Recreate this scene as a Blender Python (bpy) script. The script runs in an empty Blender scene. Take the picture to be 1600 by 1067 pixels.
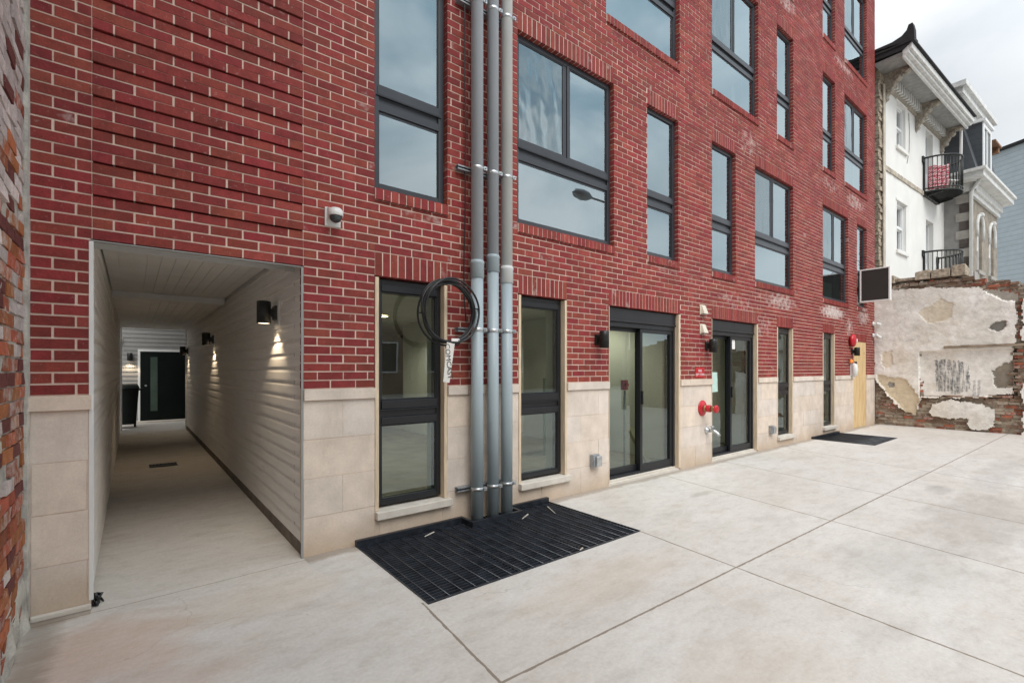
import bpy, math, random
from mathutils import Vector, Matrix, noise
random.seed(7)
S = bpy.context.scene
COL = bpy.context.scene.collection
R = math.radians

# ------------------------------------------------------------------ helpers
class MB:
    """collects shapes, then links them as ONE mesh object"""
    def __init__(s): s.v = []; s.f = []; s.c = []; s.m = []; s.sm = []
    def quad(s, a, b, c, d, col=None, mi=0, sm=False):
        n = len(s.v); s.v += [tuple(a), tuple(b), tuple(c), tuple(d)]
        s.f.append((n, n+1, n+2, n+3)); s.c.append(col); s.m.append(mi); s.sm.append(sm)
    def poly(s, pts, col=None, mi=0):
        n = len(s.v); s.v += [tuple(p) for p in pts]
        s.f.append(tuple(range(n, n+len(pts)))); s.c.append(col); s.m.append(mi); s.sm.append(False)
    def hexa(s, p, col=None, mi=0, skip=()):
        n = len(s.v); s.v += [tuple(q) for q in p]
        F = {'-z': (0,3,2,1), '+z': (4,5,6,7), '-y': (0,1,5,4), '+x': (1,2,6,5), '+y': (2,3,7,6), '-x': (3,0,4,7)}
        for k, f in F.items():
            if k in skip: continue
            s.f.append(tuple(n+i for i in f)); s.c.append(col); s.m.append(mi); s.sm.append(False)
    def box(s, x0, x1, y0, y1, z0, z1, col=None, mi=0, skip=()):
        s.hexa([(x0,y0,z0),(x1,y0,z0),(x1,y1,z0),(x0,y1,z0),(x0,y0,z1),(x1,y0,z1),(x1,y1,z1),(x0,y1,z1)], col, mi, skip)
        return s
    def bar(s, a, b, w, h, up=(0,0,1), mi=0):
        a = Vector(a); b = Vector(b); d = (b-a).normalized(); up = Vector(up)
        if abs(d.dot(up)) > .98: up = Vector((1,0,0))
        r = d.cross(up).normalized()*w/2; u = r.cross(d).normalized()*h/2
        s.hexa([a-r-u, a+r-u, b+r-u, b-r-u, a-r+u, a+r+u, b+r+u, b-r+u], None, mi); return s
    def tube(s, pts, rad, n=10, closed=False, caps=True, mi=0):
        pts = [Vector(p) for p in pts]; N = len(pts); base = len(s.v)
        rads = rad if isinstance(rad, (list, tuple)) else [rad]*N
        prev = None
        for i, p in enumerate(pts):
            if closed: t = (pts[(i+1) % N]-pts[i-1]).normalized()
            else: t = (pts[min(i+1, N-1)]-pts[max(i-1, 0)]).normalized()
            if prev is None:
                a = Vector((0,0,1)) if abs(t.z) < .9 else Vector((1,0,0))
                r = t.cross(a).normalized()
            else:
                r = (prev - t*prev.dot(t)).normalized()
            prev = r; u = t.cross(r)
            for k in range(n):
                th = 2*math.pi*k/n
                s.v.append(tuple(p + (r*math.cos(th)+u*math.sin(th))*rads[i]))
        for i in range(N if closed else N-1):
            j = (i+1) % N
            for k in range(n):
                l = (k+1) % n
                s.f.append((base+i*n+k, base+i*n+l, base+j*n+l, base+j*n+k)); s.c.append(None); s.m.append(mi); s.sm.append(True)
        if caps and not closed:
            s.f.append(tuple(base+k for k in range(n))[::-1]); s.c.append(None); s.m.append(mi); s.sm.append(False)
            s.f.append(tuple(base+(N-1)*n+k for k in range(n))); s.c.append(None); s.m.append(mi); s.sm.append(False)
        return s
    def cyl(s, c, r, h, axis='z', n=20, mi=0, r2=None):
        c = Vector(c); d = {'x': Vector((1,0,0)), 'y': Vector((0,1,0)), 'z': Vector((0,0,1))}[axis]
        return s.tube([c, c+d*h], [r, r if r2 is None else r2], n, mi=mi)
    def lathe(s, c, prof, axis='z', n=20, mi=0):
        d = {'x': Vector((1,0,0)), 'y': Vector((0,1,0)), 'z': Vector((0,0,1)), '-y': Vector((0,-1,0))}[axis]
        a = Vector((0,0,1)) if abs(d.z) < .9 else Vector((1,0,0))
        r = d.cross(a).normalized(); u = d.cross(r); base = len(s.v); c = Vector(c)
        for (rr, hh) in prof:
            for k in range(n):
                th = 2*math.pi*k/n
                s.v.append(tuple(c + d*hh + (r*math.cos(th)+u*math.sin(th))*rr))
        for i in range(len(prof)-1):
            for k in range(n):
                l = (k+1) % n
                s.f.append((base+i*n+k, base+i*n+l, base+(i+1)*n+l, base+(i+1)*n+k)); s.c.append(None); s.m.append(mi); s.sm.append(True)
        s.f.append(tuple(base+k for k in range(n))[::-1]); s.c.append(None); s.m.append(mi); s.sm.append(False)
        s.f.append(tuple(base+(len(prof)-1)*n+k for k in range(n))); s.c.append(None); s.m.append(mi); s.sm.append(False)
        return s
    def build(s, name, mats, parent=None, world=False, loc=(0,0,0), bevel=0, rot=(0,0,0)):
        me = bpy.data.meshes.new(name)
        off = absloc(parent) if (world and parent) else Vector((0,0,0))
        vs = [(v[0]-off.x, v[1]-off.y, v[2]-off.z) for v in s.v] if world else s.v
        me.from_pydata(vs, [], s.f)
        if not isinstance(mats, (list, tuple)): mats = [mats]
        for m in mats: me.materials.append(m)
        me.polygons.foreach_set('material_index', s.m)
        me.polygons.foreach_set('use_smooth', s.sm)
        if any(c is not None for c in s.c):
            at = me.color_attributes.new('Col', 'FLOAT_COLOR', 'CORNER'); buf = []
            for c, f in zip(s.c, s.f):
                c = c or (.5,.5,.5,0)
                if len(c) == 3: c = (*c, 0)
                buf += list(c)*len(f)
            at.data.foreach_set('color', buf)
        me.update()
        o = bpy.data.objects.new(name, me); COL.objects.link(o)
        o.location = loc; o.rotation_euler = rot
        if parent: o.parent = parent
        if bevel:
            b = o.modifiers.new('bevel', 'BEVEL'); b.width = bevel; b.segments = 2; b.limit_method = 'ANGLE'
        return o

def absloc(o):
    l = Vector((0,0,0))
    while o: l += o.location; o = o.parent
    return l
def tag(o, label=None, cat=None, group=None, kind=None):
    if label: o['label'] = label
    if cat: o['category'] = cat
    if group: o['group'] = group
    if kind: o['kind'] = kind
    return o
def thing(name, label, cat, loc=(0,0,0), rotz=0, group=None):
    o = bpy.data.objects.new(name, None); COL.objects.link(o)
    o.location = loc; o.rotation_euler = (0,0,rotz); o.empty_display_size = .1
    return tag(o, label, cat, group)
def copy_tree(o, loc, label, parent=None):
    c = o.copy(); COL.objects.link(c)
    if parent: c.parent = parent
    else: c.location = loc; c['label'] = label
    for ch in list(o.children): copy_tree(ch, None, None, c)
    return c
def text_mesh(name, body, size, m, parent, loc, rot, ext=.001, sx=1):
    cu = bpy.data.curves.new('t', 'FONT'); cu.body = body; cu.size = size; cu.extrude = ext
    cu.align_x = 'CENTER'; cu.align_y = 'CENTER'
    t = bpy.data.objects.new('t', cu); COL.objects.link(t)
    bpy.context.view_layer.update()
    me = bpy.data.meshes.new_from_object(t.evaluated_get(bpy.context.evaluated_depsgraph_get()))
    bpy.data.objects.remove(t); bpy.data.curves.remove(cu)
    me.name = name; me.materials.clear(); me.materials.append(m)
    o = bpy.data.objects.new(name, me); COL.objects.link(o); o.parent = parent
    o.location = loc; o.rotation_euler = rot; o.scale = (sx, 1, 1)
    return o

# ------------------------------------------------------------------ materials
class NT:
    def __init__(s, name):
        s.mat = bpy.data.materials.new(name); s.mat.use_nodes = True
        s.t = s.mat.node_tree; s.bsdf = s.t.nodes['Principled BSDF']; s.out = s.t.nodes['Material Output']
    def n(s, typ, **kw):
        nd = s.t.nodes.new(typ)
        for k, v in kw.items(): setattr(nd, k, v)
        return nd
    def l(s, a, b): s.t.links.new(a, b)
    def pos(s): 
        return s.n('ShaderNodeNewGeometry').outputs['Position']
    def noise(s, scale, detail=4, rough=.55, vec=None, stretch=None):
        nz = s.n('ShaderNodeTexNoise'); nz.inputs['Scale'].default_value = scale
        nz.inputs['Detail'].default_value = detail; nz.inputs['Roughness'].default_value = rough
        v = vec or s.pos()
        if stretch:
            mp = s.n('ShaderNodeMapping'); mp.inputs['Scale'].default_value = stretch
            s.l(v, mp.inputs['Vector']); v = mp.outputs['Vector']
        s.l(v, nz.inputs['Vector']); return nz.outputs['Fac']
    def ramp(s, fac, stops):
        r = s.n('ShaderNodeValToRGB'); e = r.color_ramp.elements
        while len(e) < len(stops): e.new(.5)
        for q, (p, c) in zip(e, stops):
            q.position = p; q.color = (*c, 1) if not isinstance(c, (int, float)) else (c, c, c, 1)
        s.l(fac, r.inputs['Fac']); return r.outputs['Color']
    def mix(s, fac, a, b, mode='MIX'):
        m = s.n('ShaderNodeMix', data_type='RGBA', blend_type=mode)
        for sock, val in ((m.inputs['Factor'], fac), (m.inputs[6], a), (m.inputs[7], b)):
            if hasattr(val, 'is_linked'): s.l(val, sock)
            elif isinstance(val, (int, float)): sock.default_value = val if sock.type == 'VALUE' else (val, val, val, 1)
            else: sock.default_value = (*val, 1)
        return m.outputs[2]
    def math(s, op, a, b=0, c=0, clamp=False):
        m = s.n('ShaderNodeMath', operation=op); m.use_clamp = clamp
        for i, v in enumerate((a, b, c)):
            if hasattr(v, 'is_linked'): s.l(v, m.inputs[i])
            else: m.inputs[i].default_value = v
        return m.outputs[0]
    def bump(s, h, strength=.3, dist=.01):
        b = s.n('ShaderNodeBump'); b.inputs['Strength'].default_value = strength; b.inputs['Distance'].default_value = dist
        s.l(h, b.inputs['Height']); s.l(b.outputs['Normal'], s.bsdf.inputs['Normal'])
    def base(s, c):
        if hasattr(c, 'is_linked'): s.l(c, s.bsdf.inputs['Base Color'])
        else: s.bsdf.inputs['Base Color'].default_value = (*c, 1)
    def set(s, **kw):
        for k, v in kw.items(): s.bsdf.inputs[k.replace('_', ' ')].default_value = v

def simple(name, c, rough=.6, var=.15, scale=6, bump=0, bscale=40, metal=0, stretch=None, spec=.5):
    m = NT(name); f = m.noise(scale, 5, stretch=stretch)
    lo = tuple(x*(1-var) for x in c); hi = tuple(min(1, x*(1+var)) for x in c)
    m.base(m.ramp(f, [(.3, lo), (.7, hi)])); m.set(Roughness=rough, Metallic=metal)
    m.bsdf.inputs['Specular IOR Level'].default_value = spec
    if bump: m.bump(m.noise(bscale, 4), bump, .01)
    return m.mat

def brick_mat(name, rough=.75, bumps=.35, white=(.62,.55,.52), eff_scale=9):
    m = NT(name); at = m.n('ShaderNodeAttribute', attribute_name='Col')
    f = m.noise(14, 6); g = m.noise(90, 3)
    c = m.mix(1, at.outputs['Color'], m.ramp(f, [(.25, .72), (.75, 1.22)]), 'MULTIPLY')
    c = m.mix(1, c, m.ramp(g, [(.3, .82), (.7, 1.14)]), 'MULTIPLY')
    c = m.mix(m.math('MULTIPLY', m.ramp(m.noise(38, 4, .7), [(.62, 0), (.72, 1)]), .30), c, white)
    c = m.mix(m.ramp(m.noise(.9, 4), [(.35, .22), (.6, 0)]), c, (.10,.035,.03))
    e = m.noise(eff_scale, 6, .65)
    k = m.math('SUBTRACT', m.math('ADD', at.outputs['Alpha'], e), .86)
    k = m.math('MULTIPLY', k, 3.0, clamp=True)
    k = m.math('MULTIPLY', k, m.math('GREATER_THAN', at.outputs['Alpha'], .05))
    m.base(m.mix(k, c, white)); m.set(Roughness=rough)
    m.bsdf.inputs['Specular IOR Level'].default_value = .3
    m.bump(m.math('ADD', m.noise(60, 5), m.math('MULTIPLY', f, .6)), bumps, .006)
    return m.mat

M = {}
M['brick'] = brick_mat('red_brick')
M['oldbrick'] = brick_mat('old_brick', .9, .9, (.55,.5,.46), 16)
M['mortar'] = simple('mortar', (.72,.565,.475), .9, .14, 5, .4, 120)
M['mortar_grey'] = simple('old_mortar', (.46,.44,.39), .95, .3, 9, .9, 50)
def stone():
    m = NT('limestone'); at = m.n('ShaderNodeAttribute', attribute_name='Col')
    f = m.noise(5, 6); c = m.mix(1, at.outputs['Color'], m.ramp(f, [(.3, (.86,.85,.83)), (.7, (1.10,1.09,1.07))]), 'MULTIPLY')
    # tan splash marks towards the paving and rust freckles
    z = m.n('ShaderNodeSeparateXYZ'); m.l(m.pos(), z.inputs[0])
    h = m.math('ADD', z.outputs['Z'], m.math('MULTIPLY', m.noise(2.2, 5), .5))
    k = m.ramp(h, [(.26, 1), (.58, 0)]); kk = m.math('MULTIPLY', k, .62)
    c = m.mix(kk, c, (.47,.34,.22))
    sp = m.ramp(m.noise(34, 2), [(.70, 0), (.76, 1)]); c = m.mix(m.math('MULTIPLY', m.math('MULTIPLY', sp, k), .5), c, (.28,.14,.06))
    c = m.mix(1, c, m.ramp(m.noise(60, 4, .7), [(.3, .92), (.7, 1.06)]), 'MULTIPLY')
    dr = m.ramp(m.noise(2.4, 5, .65, stretch=(2.2,2.2,.5)), [(.55, 0), (.70, .35)]); c = m.mix(dr, c, (.45,.37,.29))
    m.base(c); m.set(Roughness=.8); m.bump(m.noise(140, 3), .3, .004); return m.mat
M['stone'] = stone()
M['stone_sill'] = simple('cast_stone', (.60,.55,.485), .8, .1, 8, .2, 120)
M['frame_black'] = simple('black_aluminium', (.012,.013,.016), .4, .2, 3)
M['frame'] = simple('charcoal_aluminium', (.030,.033,.040), .38, .2, 3)
M['header'] = simple('black_header', (.012,.012,.015), .45, .2, 3)
M['wood'] = simple('pine_board', (.64,.51,.365), .7, .22, 3, .15, 60, stretch=(30,30,2))
def ply():
    m = NT('plywood'); f = m.noise(1.6, 7, .6, stretch=(9,9,1.0)); g = m.noise(40, 3, stretch=(1,1,.12))
    c = m.ramp(f, [(.3, (.52,.34,.16)), (.5, (.64,.45,.23)), (.7, (.69,.53,.31))])
    k = m.ramp(m.noise(7, 1, stretch=(1,1,.6)), [(.76, 0), (.80, 1)])
    c = m.mix(m.math('MULTIPLY', k, .8), c, (.20,.09,.03)); c = m.mix(.25, c, m.ramp(g, [(.3, .3), (.7, .8)]), 'OVERLAY')
    m.base(c); m.set(Roughness=.7); return m.mat
M['ply'] = ply()
def glass(name, tint, refl, wav=0, ior=1.5):
    m = NT(name); t = m.t
    for nd in list(t.nodes):
        if nd != m.out: t.nodes.remove(nd)
    tr = m.n('ShaderNodeBsdfTransparent'); tr.inputs[0].default_value = (*tint, 1)
    gl = m.n('ShaderNodeBsdfGlossy'); gl.inputs['Roughness'].default_value = .0 if not wav else .06
    gl.inputs['Color'].default_value = (.80,.93,.97,1)
    fr = m.n('ShaderNodeFresnel'); fr.inputs['IOR'].default_value = ior
    fac = m.math('ADD', m.math('MULTIPLY', fr.outputs[0], 1-refl), refl, clamp=True)
    mx = m.n('ShaderNodeMixShader'); m.l(fac, mx.inputs[0]); m.l(tr.outputs[0], mx.inputs[1]); m.l(gl.outputs[0], mx.inputs[2])
    b = m.n('ShaderNodeBump')
    if wav:
        h = m.noise(6.5, 1.2, .4, stretch=(1,1,.42)); b.inputs['Strength'].default_value = .8; b.inputs['Distance'].default_value = .015*wav
    else:
        h = m.noise(1.1, 1, .4); b.inputs['Strength'].default_value = .25; b.inputs['Distance'].default_value = .006
    m.l(h, b.inputs['Height']); m.l(b.outputs[0], gl.inputs['Normal'])
    m.l(mx.outputs[0], m.out.inputs[0]); return m.mat
M['glass'] = glass('window_glass', (.84,.93,.90), .27, ior=1.95)
M['glass_low'] = glass('ground_floor_glass', (.70,.86,.76), .12)
M['screen'] = glass('insect_screen_mesh', (.30,.33,.34), .20, 1)
M['glass_dark'] = simple('dark_glass', (.05,.06,.065), .08, .2, 2)
M['white_frame'] = simple('white_vinyl', (.74,.75,.75), .45, .05, 4)
def siding():
    m = NT('vinyl_siding'); f = m.noise(6, 5, .6, stretch=(1,.5,4)); g = m.noise(55, 4, .6, stretch=(1,.08,1))
    m.base(m.ramp(f, [(.3, (.74,.72,.69)), (.7, (.82,.80,.775))])); m.set(Roughness=.5)
    m.bump(g, .25, .003); return m.mat
M['siding'] = siding()
M['soffit'] = simple('soffit_vinyl', (.78,.77,.75), .5, .06, 3)
M['trim_white'] = simple('white_trim', (.72,.72,.70), .5, .06, 4)
M['trim_grey'] = simple('grey_trim', (.30,.31,.30), .5, .06, 4)
M['curb'] = simple('dark_concrete_curb', (.16,.135,.11), .9, .3, 8, .3, 60)
M['pipe'] = simple('grey_pvc', (.335,.40,.43), .42, .07, 2, stretch=(4,4,.6))
M['pipe_mid'] = simple('mid_grey_pvc', (.40,.435,.475), .42, .07, 2, stretch=(4,4,.6))
M['pipe_light'] = simple('pale_grey_pvc', (.60,.62,.615), .42, .06, 2)
M['galv'] = simple('galvanised_steel', (.55,.57,.58), .35, .2, 30, metal=.85)
M['galv_dull'] = simple('dull_zinc', (.34,.36,.38), .5, .25, 20, metal=.6)
M['black'] = simple('black_paint', (.011,.013,.012), .42, .2, 4)
M['rubber'] = simple('black_cable_jacket', (.010,.011,.012), .38, .2, 9)
M['grate'] = simple('black_steel_grating', (.022,.026,.034), .42, .5, 14, .2, 80, metal=.2)
M['grate_bar'] = simple('worn_grating_bar', (.034,.039,.050), .38, .5, 9, .2, 80, metal=.3)
M['pit'] = simple('pit_concrete', (.02,.02,.02), .9, .2, 3)
M['white_plastic'] = simple('white_plastic', (.72,.72,.70), .4, .05, 5)
M['vent'] = simple('cream_vent_plastic', (.66,.61,.50), .5, .08, 5)
M['red'] = simple('red_enamel', (.50,.012,.025), .35, .15, 6)
M['brass'] = simple('brass', (.36,.21,.10), .4, .3, 20, metal=.7)
M['scrap'] = simple('grey_scrap', (.50,.46,.40), .9, .15, 20)
M['paper'] = simple('mint_paper', (.48,.66,.60), .8, .08, 10)
M['white_paint'] = simple('white_lettering', (.8,.78,.76), .6, .03, 4)
M['ink'] = simple('black_ink', (.02,.02,.02), .7, .1, 9)
M['signpanel'] = simple('dark_sign_panel', (.030,.026,.024), .55, .08, 3)
def concrete():
    m = NT('poured_concrete'); P = m.pos()
    a = m.noise(.55, 7, .62, stretch=(1,1.5,1)); b = m.noise(2.6, 7, .68, stretch=(1,2.2,1)); c3 = m.noise(45, 5, .6)
    c = m.ramp(a, [(.3, (.515,.480,.436)), (.52, (.572,.545,.510)), (.72, (.612,.592,.565))])
    c = m.mix(1, c, m.ramp(b, [(.25, (.87,.85,.82)), (.48, (1.0,1.0,1.0)), (.75, (1.05,1.05,1.05))]), 'MULTIPLY')
    c = m.mix(1, c, m.ramp(c3, [(.3, .93), (.7, 1.06)]), 'MULTIPLY')
    c = m.mix(1, c, m.ramp(m.noise(230, 3, .7), [(.3, .91), (.7, 1.08)]), 'MULTIPLY')
    cm = m.noise(7.5, 8, .72, stretch=(1,1.7,1)); c = m.mix(1, c, m.ramp(cm, [(.34, (.90,.885,.865)), (.47, (1,1,1)), (.66, (1.05,1.05,1.05))]), 'MULTIPLY')
    ts = m.ramp(m.noise(2.1, 8, .74, stretch=(1,1.3,1)), [(.56, 0), (.60, .5), (.68, .8)]); c = m.mix(m.math('MULTIPLY', ts, .22), c, (.46,.37,.27))
    sp2 = m.ramp(m.noise(75, 2, .5), [(.72, 0), (.75, 1)]); c = m.mix(m.math('MULTIPLY', sp2, .3), c, (.20,.17,.14))
    vo = m.n('ShaderNodeTexVoronoi', feature='DISTANCE_TO_EDGE'); vo.inputs['Scale'].default_value = .55
    wv = m.n('ShaderNodeVectorMath', operation='ADD'); nn = m.n('ShaderNodeTexNoise'); nn.inputs['Scale'].default_value = 3.5; nn.inputs['Detail'].default_value = 6
    m.l(P, nn.inputs['Vector']); sc = m.n('ShaderNodeVectorMath', operation='SCALE'); sc.inputs['Scale'].default_value = .35; m.l(nn.outputs['Color'], sc.inputs[0])
    m.l(P, wv.inputs[0]); m.l(sc.outputs[0], wv.inputs[1]); m.l(wv.outputs[0], vo.inputs['Vector'])
    ck = m.math('MULTIPLY', m.math('LESS_THAN', vo.outputs['Distance'], .0016), m.ramp(m.noise(.7, 3), [(.54, 0), (.60, .38)]))
    c = m.mix(ck, c, (.24,.21,.18))
    # grey trowel smears
    sm = m.noise(1.3, 6, .66, stretch=(1.0,2.6,1)); sk = m.ramp(sm, [(.52, 0), (.70, 1)])
    c = m.mix(m.math('MULTIPLY', sk, .26), c, (.30,.275,.245))
    # fine dark specks
    sp = m.ramp(m.noise(26, 2, .5), [(.745, 0), (.78, 1)]); c = m.mix(m.math('MULTIPLY', sp, .35), c, (.12,.10,.09))
    sxyz = m.n('ShaderNodeSeparateXYZ'); m.l(P, sxyz.inputs[0]); X, Y = sxyz.outputs['X'], sxyz.outputs['Y']
    def blob(cx, cy, rx, ry, col, amt):
        dx = m.math('DIVIDE', m.math('SUBTRACT', X, cx), rx); dy = m.math('DIVIDE', m.math('SUBTRACT', Y, cy), ry)
        d = m.math('ADD', m.math('MULTIPLY', dx, dx), m.math('MULTIPLY', dy, dy))
        d = m.math('ADD', d, m.math('MULTIPLY', m.math('SUBTRACT', b, .5), 2.0))
        k = m.ramp(d, [(.1, 1), (1.0, 0)]); return m.mix(m.math('MULTIPLY', k, amt), c, col)
    for args in ((-.15,-.62,.5,.45,(.56,.33,.22),.38), (.05,-1.2,.5,.35,(.55,.38,.29),.28), (-.40,-.5,.12,1.2,(.22,.19,.15),.6),
                 (6.4,-3.1,1.6,.5,(.30,.27,.24),.42), (4.6,-2.9,.8,.5,(.32,.31,.29),.3), (5.2,-.9,.25,.08,(.28,.25,.21),.4),
                 (2.3,-2.9,.7,.45,(.45,.36,.27),.25), (2.6,-1.7,.9,.3,(.52,.42,.31),.3), (.6,-.5,.7,.3,(.50,.41,.30),.25), (9.5,-2.9,2.5,.25,(.34,.32,.30),.35), (7.6,-2.6,.35,.15,(.2,.19,.18),.35)):
        c = blob(*args)
    # sawn control joints
    wob = m.math('MULTIPLY', m.math('SUBTRACT', m.noise(7, 2), .5), .012)
    wid = m.math('MULTIPLY', m.noise(14, 4, .7), .0150)
    jm = None
    segs = [((1.0,-2.105),(16,-2.46)), ((3.58,-1.25),(3.10,-5.6)), ((5.70,-.10),(4.55,-5.6)), ((7.30,-.10),(6.10,-5.6)),
            ((9.45,-.2),(7.9,-5.6)), ((1.42,-1.2),(1.02,-6)), ((-.45,-.085),(1.06,-.045))]
    for i, (p, q) in enumerate(segs):
        dx, dy = q[0]-p[0], q[1]-p[1]; L = math.hypot(dx, dy); ux, uy = dx/L, dy/L
        rx = m.math('SUBTRACT', X, p[0]); ry = m.math('SUBTRACT', Y, p[1])
        al = m.math('ADD', m.math('MULTIPLY', rx, ux), m.math('MULTIPLY', ry, uy))
        ds = m.math('ABSOLUTE', m.math('ADD', m.math('ADD', m.math('MULTIPLY', rx, -uy), m.math('MULTIPLY', ry, ux)), wob))
        k = m.math('LESS_THAN', ds, wid if i < 6 else m.math('MULTIPLY', wid, .45))
        k = m.math('MULTIPLY', k, m.math('MULTIPLY', m.math('GREATER_THAN', al, 0), m.math('LESS_THAN', al, L)))
        jm = k if jm is None else m.math('MAXIMUM', jm, k)
    c = m.mix(m.math('MULTIPLY', jm, .78), c, (.17,.125,.085))
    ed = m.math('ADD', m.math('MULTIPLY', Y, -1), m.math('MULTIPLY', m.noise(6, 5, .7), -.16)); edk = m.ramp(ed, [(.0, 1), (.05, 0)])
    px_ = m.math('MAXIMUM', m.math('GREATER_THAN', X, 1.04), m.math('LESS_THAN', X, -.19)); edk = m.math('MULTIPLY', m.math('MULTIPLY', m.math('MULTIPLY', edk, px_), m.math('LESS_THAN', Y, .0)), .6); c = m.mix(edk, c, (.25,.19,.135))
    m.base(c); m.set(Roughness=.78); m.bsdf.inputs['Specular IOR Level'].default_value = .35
    m.bump(m.math('SUBTRACT', m.math('MULTIPLY', m.math('ADD', c3, b), .5), m.math('MULTIPLY', jm, 1.6)), .35, .006)
    return m.mat
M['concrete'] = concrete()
def plaster():
    m = NT('flaking_plaster'); at = m.n('ShaderNodeAttribute', attribute_name='Col')
    a = m.noise(1.7, 7, .6); b = m.noise(9, 6, .65); d = m.noise(5, 6, .7)
    c = m.mix(1, at.outputs['Color'], m.ramp(a, [(.3, (.82,.80,.76)), (.6, (1.06,1.06,1.06))]), 'MULTIPLY')
    c = m.mix(1, c, m.ramp(b, [(.3, .84), (.65, 1.07)]), 'MULTIPLY')
    cr = m.ramp(m.math('ABSOLUTE', m.math('SUBTRACT', d, .5)), [(.0, 1), (.012, 0)])
    c = m.mix(m.math('MULTIPLY', cr, m.ramp(m.noise(1.2, 2), [(.5, 0), (.62, .55)])), c, (.22,.20,.18))
    c = m.mix(m.ramp(m.noise(17, 3, .6), [(.73, 0), (.77, .75)]), c, (.26,.24,.22))
    c = m.mix(m.ramp(m.noise(1.1, 6, .7), [(.52, 0), (.66, .42)]), c, (.60,.51,.38))
    c = m.mix(m.ramp(m.noise(3.3, 7, .75), [(.57, 0), (.66, .40)]), c, (.46,.44,.42))
    st = m.ramp(m.noise(10, 5, .6, stretch=(1,1.8,.22)), [(.40, 0), (.56, 1)])
    sp = m.ramp(m.noise(22, 4, .7), [(.42, 0), (.55, 1)])
    c = m.mix(m.math('MULTIPLY', m.math('MULTIPLY', at.outputs['Alpha'], st), m.math('ADD', .45, m.math('MULTIPLY', sp, .5))), c, (.13,.14,.15))
    m.base(c); m.set(Roughness=.92); m.bump(m.math('ADD', a, m.math('MULTIPLY', b, .5)), .5, .02); return m.mat
M['plaster'] = plaster()
def striped(name, c, rough, pitch, axis='Z', dark=.55):
    m = NT(name); s = m.n('ShaderNodeSeparateXYZ'); m.l(m.pos(), s.inputs[0])
    f = m.math('FRACT', m.math('DIVIDE', s.outputs[axis], pitch))
    f2 = m.noise(3, 4)
    col = m.mix(1, m.ramp(f, [(.0, tuple(x*dark for x in c)), (.13, c), (.95, tuple(min(1,x*1.04) for x in c))]), m.ramp(f2, [(.3, .93), (.7, 1.05)]), 'MULTIPLY')
    m.base(col); m.set(Roughness=rough); m.bump(f, .5, .01); return m.mat
M['blue_siding'] = striped('blue_siding', (.42,.49,.53), .6, .30)
M['slate'] = striped('dark_slate', (.060,.066,.075), .6, .2, dark=.6)
M['grey_stucco'] = simple('grey_stucco', (.26,.255,.245), .9, .2, 3, .3, 30)
M['white_stucco'] = simple('white_stucco', (.74,.73,.70), .85, .06, 1.5, .2, 25)
M['brownstone'] = simple('weathered_stone', (.26,.225,.18), .9, .28, 4, .6, 20)
M['quoin_dark'] = simple('dark_quoin', (.085,.07,.062), .9, .3, 5, .6, 20)
M['quoin_light'] = simple('pale_quoin', (.34,.32,.29), .9, .2, 5, .5, 20)
M['rubble'] = simple('old_rubble', (.36,.30,.23), .95, .5, 14, 1, 40)
M['cornice'] = simple('peeling_white_wood', (.62,.62,.60), .7, .16, 7, .2, 40)
M['cornice_dark'] = simple('stained_bracket_wood', (.33,.295,.245), .8, .35, 16, .5, 40)
M['roofing'] = simple('black_roofing', (.02,.02,.022), .85, .3, 8, .3, 40)
M['brown_wood'] = simple('brown_wood', (.20,.10,.05), .8, .3, 8)
M['drywall'] = simple('drywall', (.62,.62,.59), .85, .06, 2)
M['green_wall'] = simple('green_room_wall', (.18,.27,.20), .8, .08, 2)
M['green_bright'] = simple('vivid_green_board', (.03,.20,.09), .8, .1, 2)
M['interior_floor'] = simple('dusty_floor', (.30,.26,.22), .7, .2, 3)
M['tan'] = simple('tan_render', (.30,.24,.185), .85, .2, 1, .2, 20)
M['bin'] = simple('black_bin_plastic', (.006,.009,.008), .6, .2, 5, spec=.2)
M['door_black'] = simple('black_steel_door', (.004,.007,.006), .5, .2, 3, spec=.15)
def cloth():
    m = NT('red_white_cloth'); w = m.n('ShaderNodeTexWave', wave_type='BANDS', bands_direction='DIAGONAL')
    w.inputs['Scale'].default_value = 9; w.inputs['Distortion'].default_value = 6; w.inputs['Detail Scale'].default_value = 3
    m.l(m.pos(), w.inputs['Vector']); m.base(m.ramp(w.outputs['Fac'], [(.40, (.55,.05,.085)), (.6, (.74,.55,.56))])); m.set(Roughness=.9); return m.mat
M['cloth'] = cloth()
def emit(name, c, st):
    m = NT(name); m.base(c); m.bsdf.inputs['Emission Color'].default_value = (*c, 1); m.bsdf.inputs['Emission Strength'].default_value = st; return m.mat
M['lamp_warm'] = emit('lit_lamp_warm', (1,.80,.55), 3.0)
M['downlight'] = emit('lit_downlight', (1,.78,.50), 10.0)
M['orange_lens'] = emit('lit_orange_lens', (1,.22,.03), .45)

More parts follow.
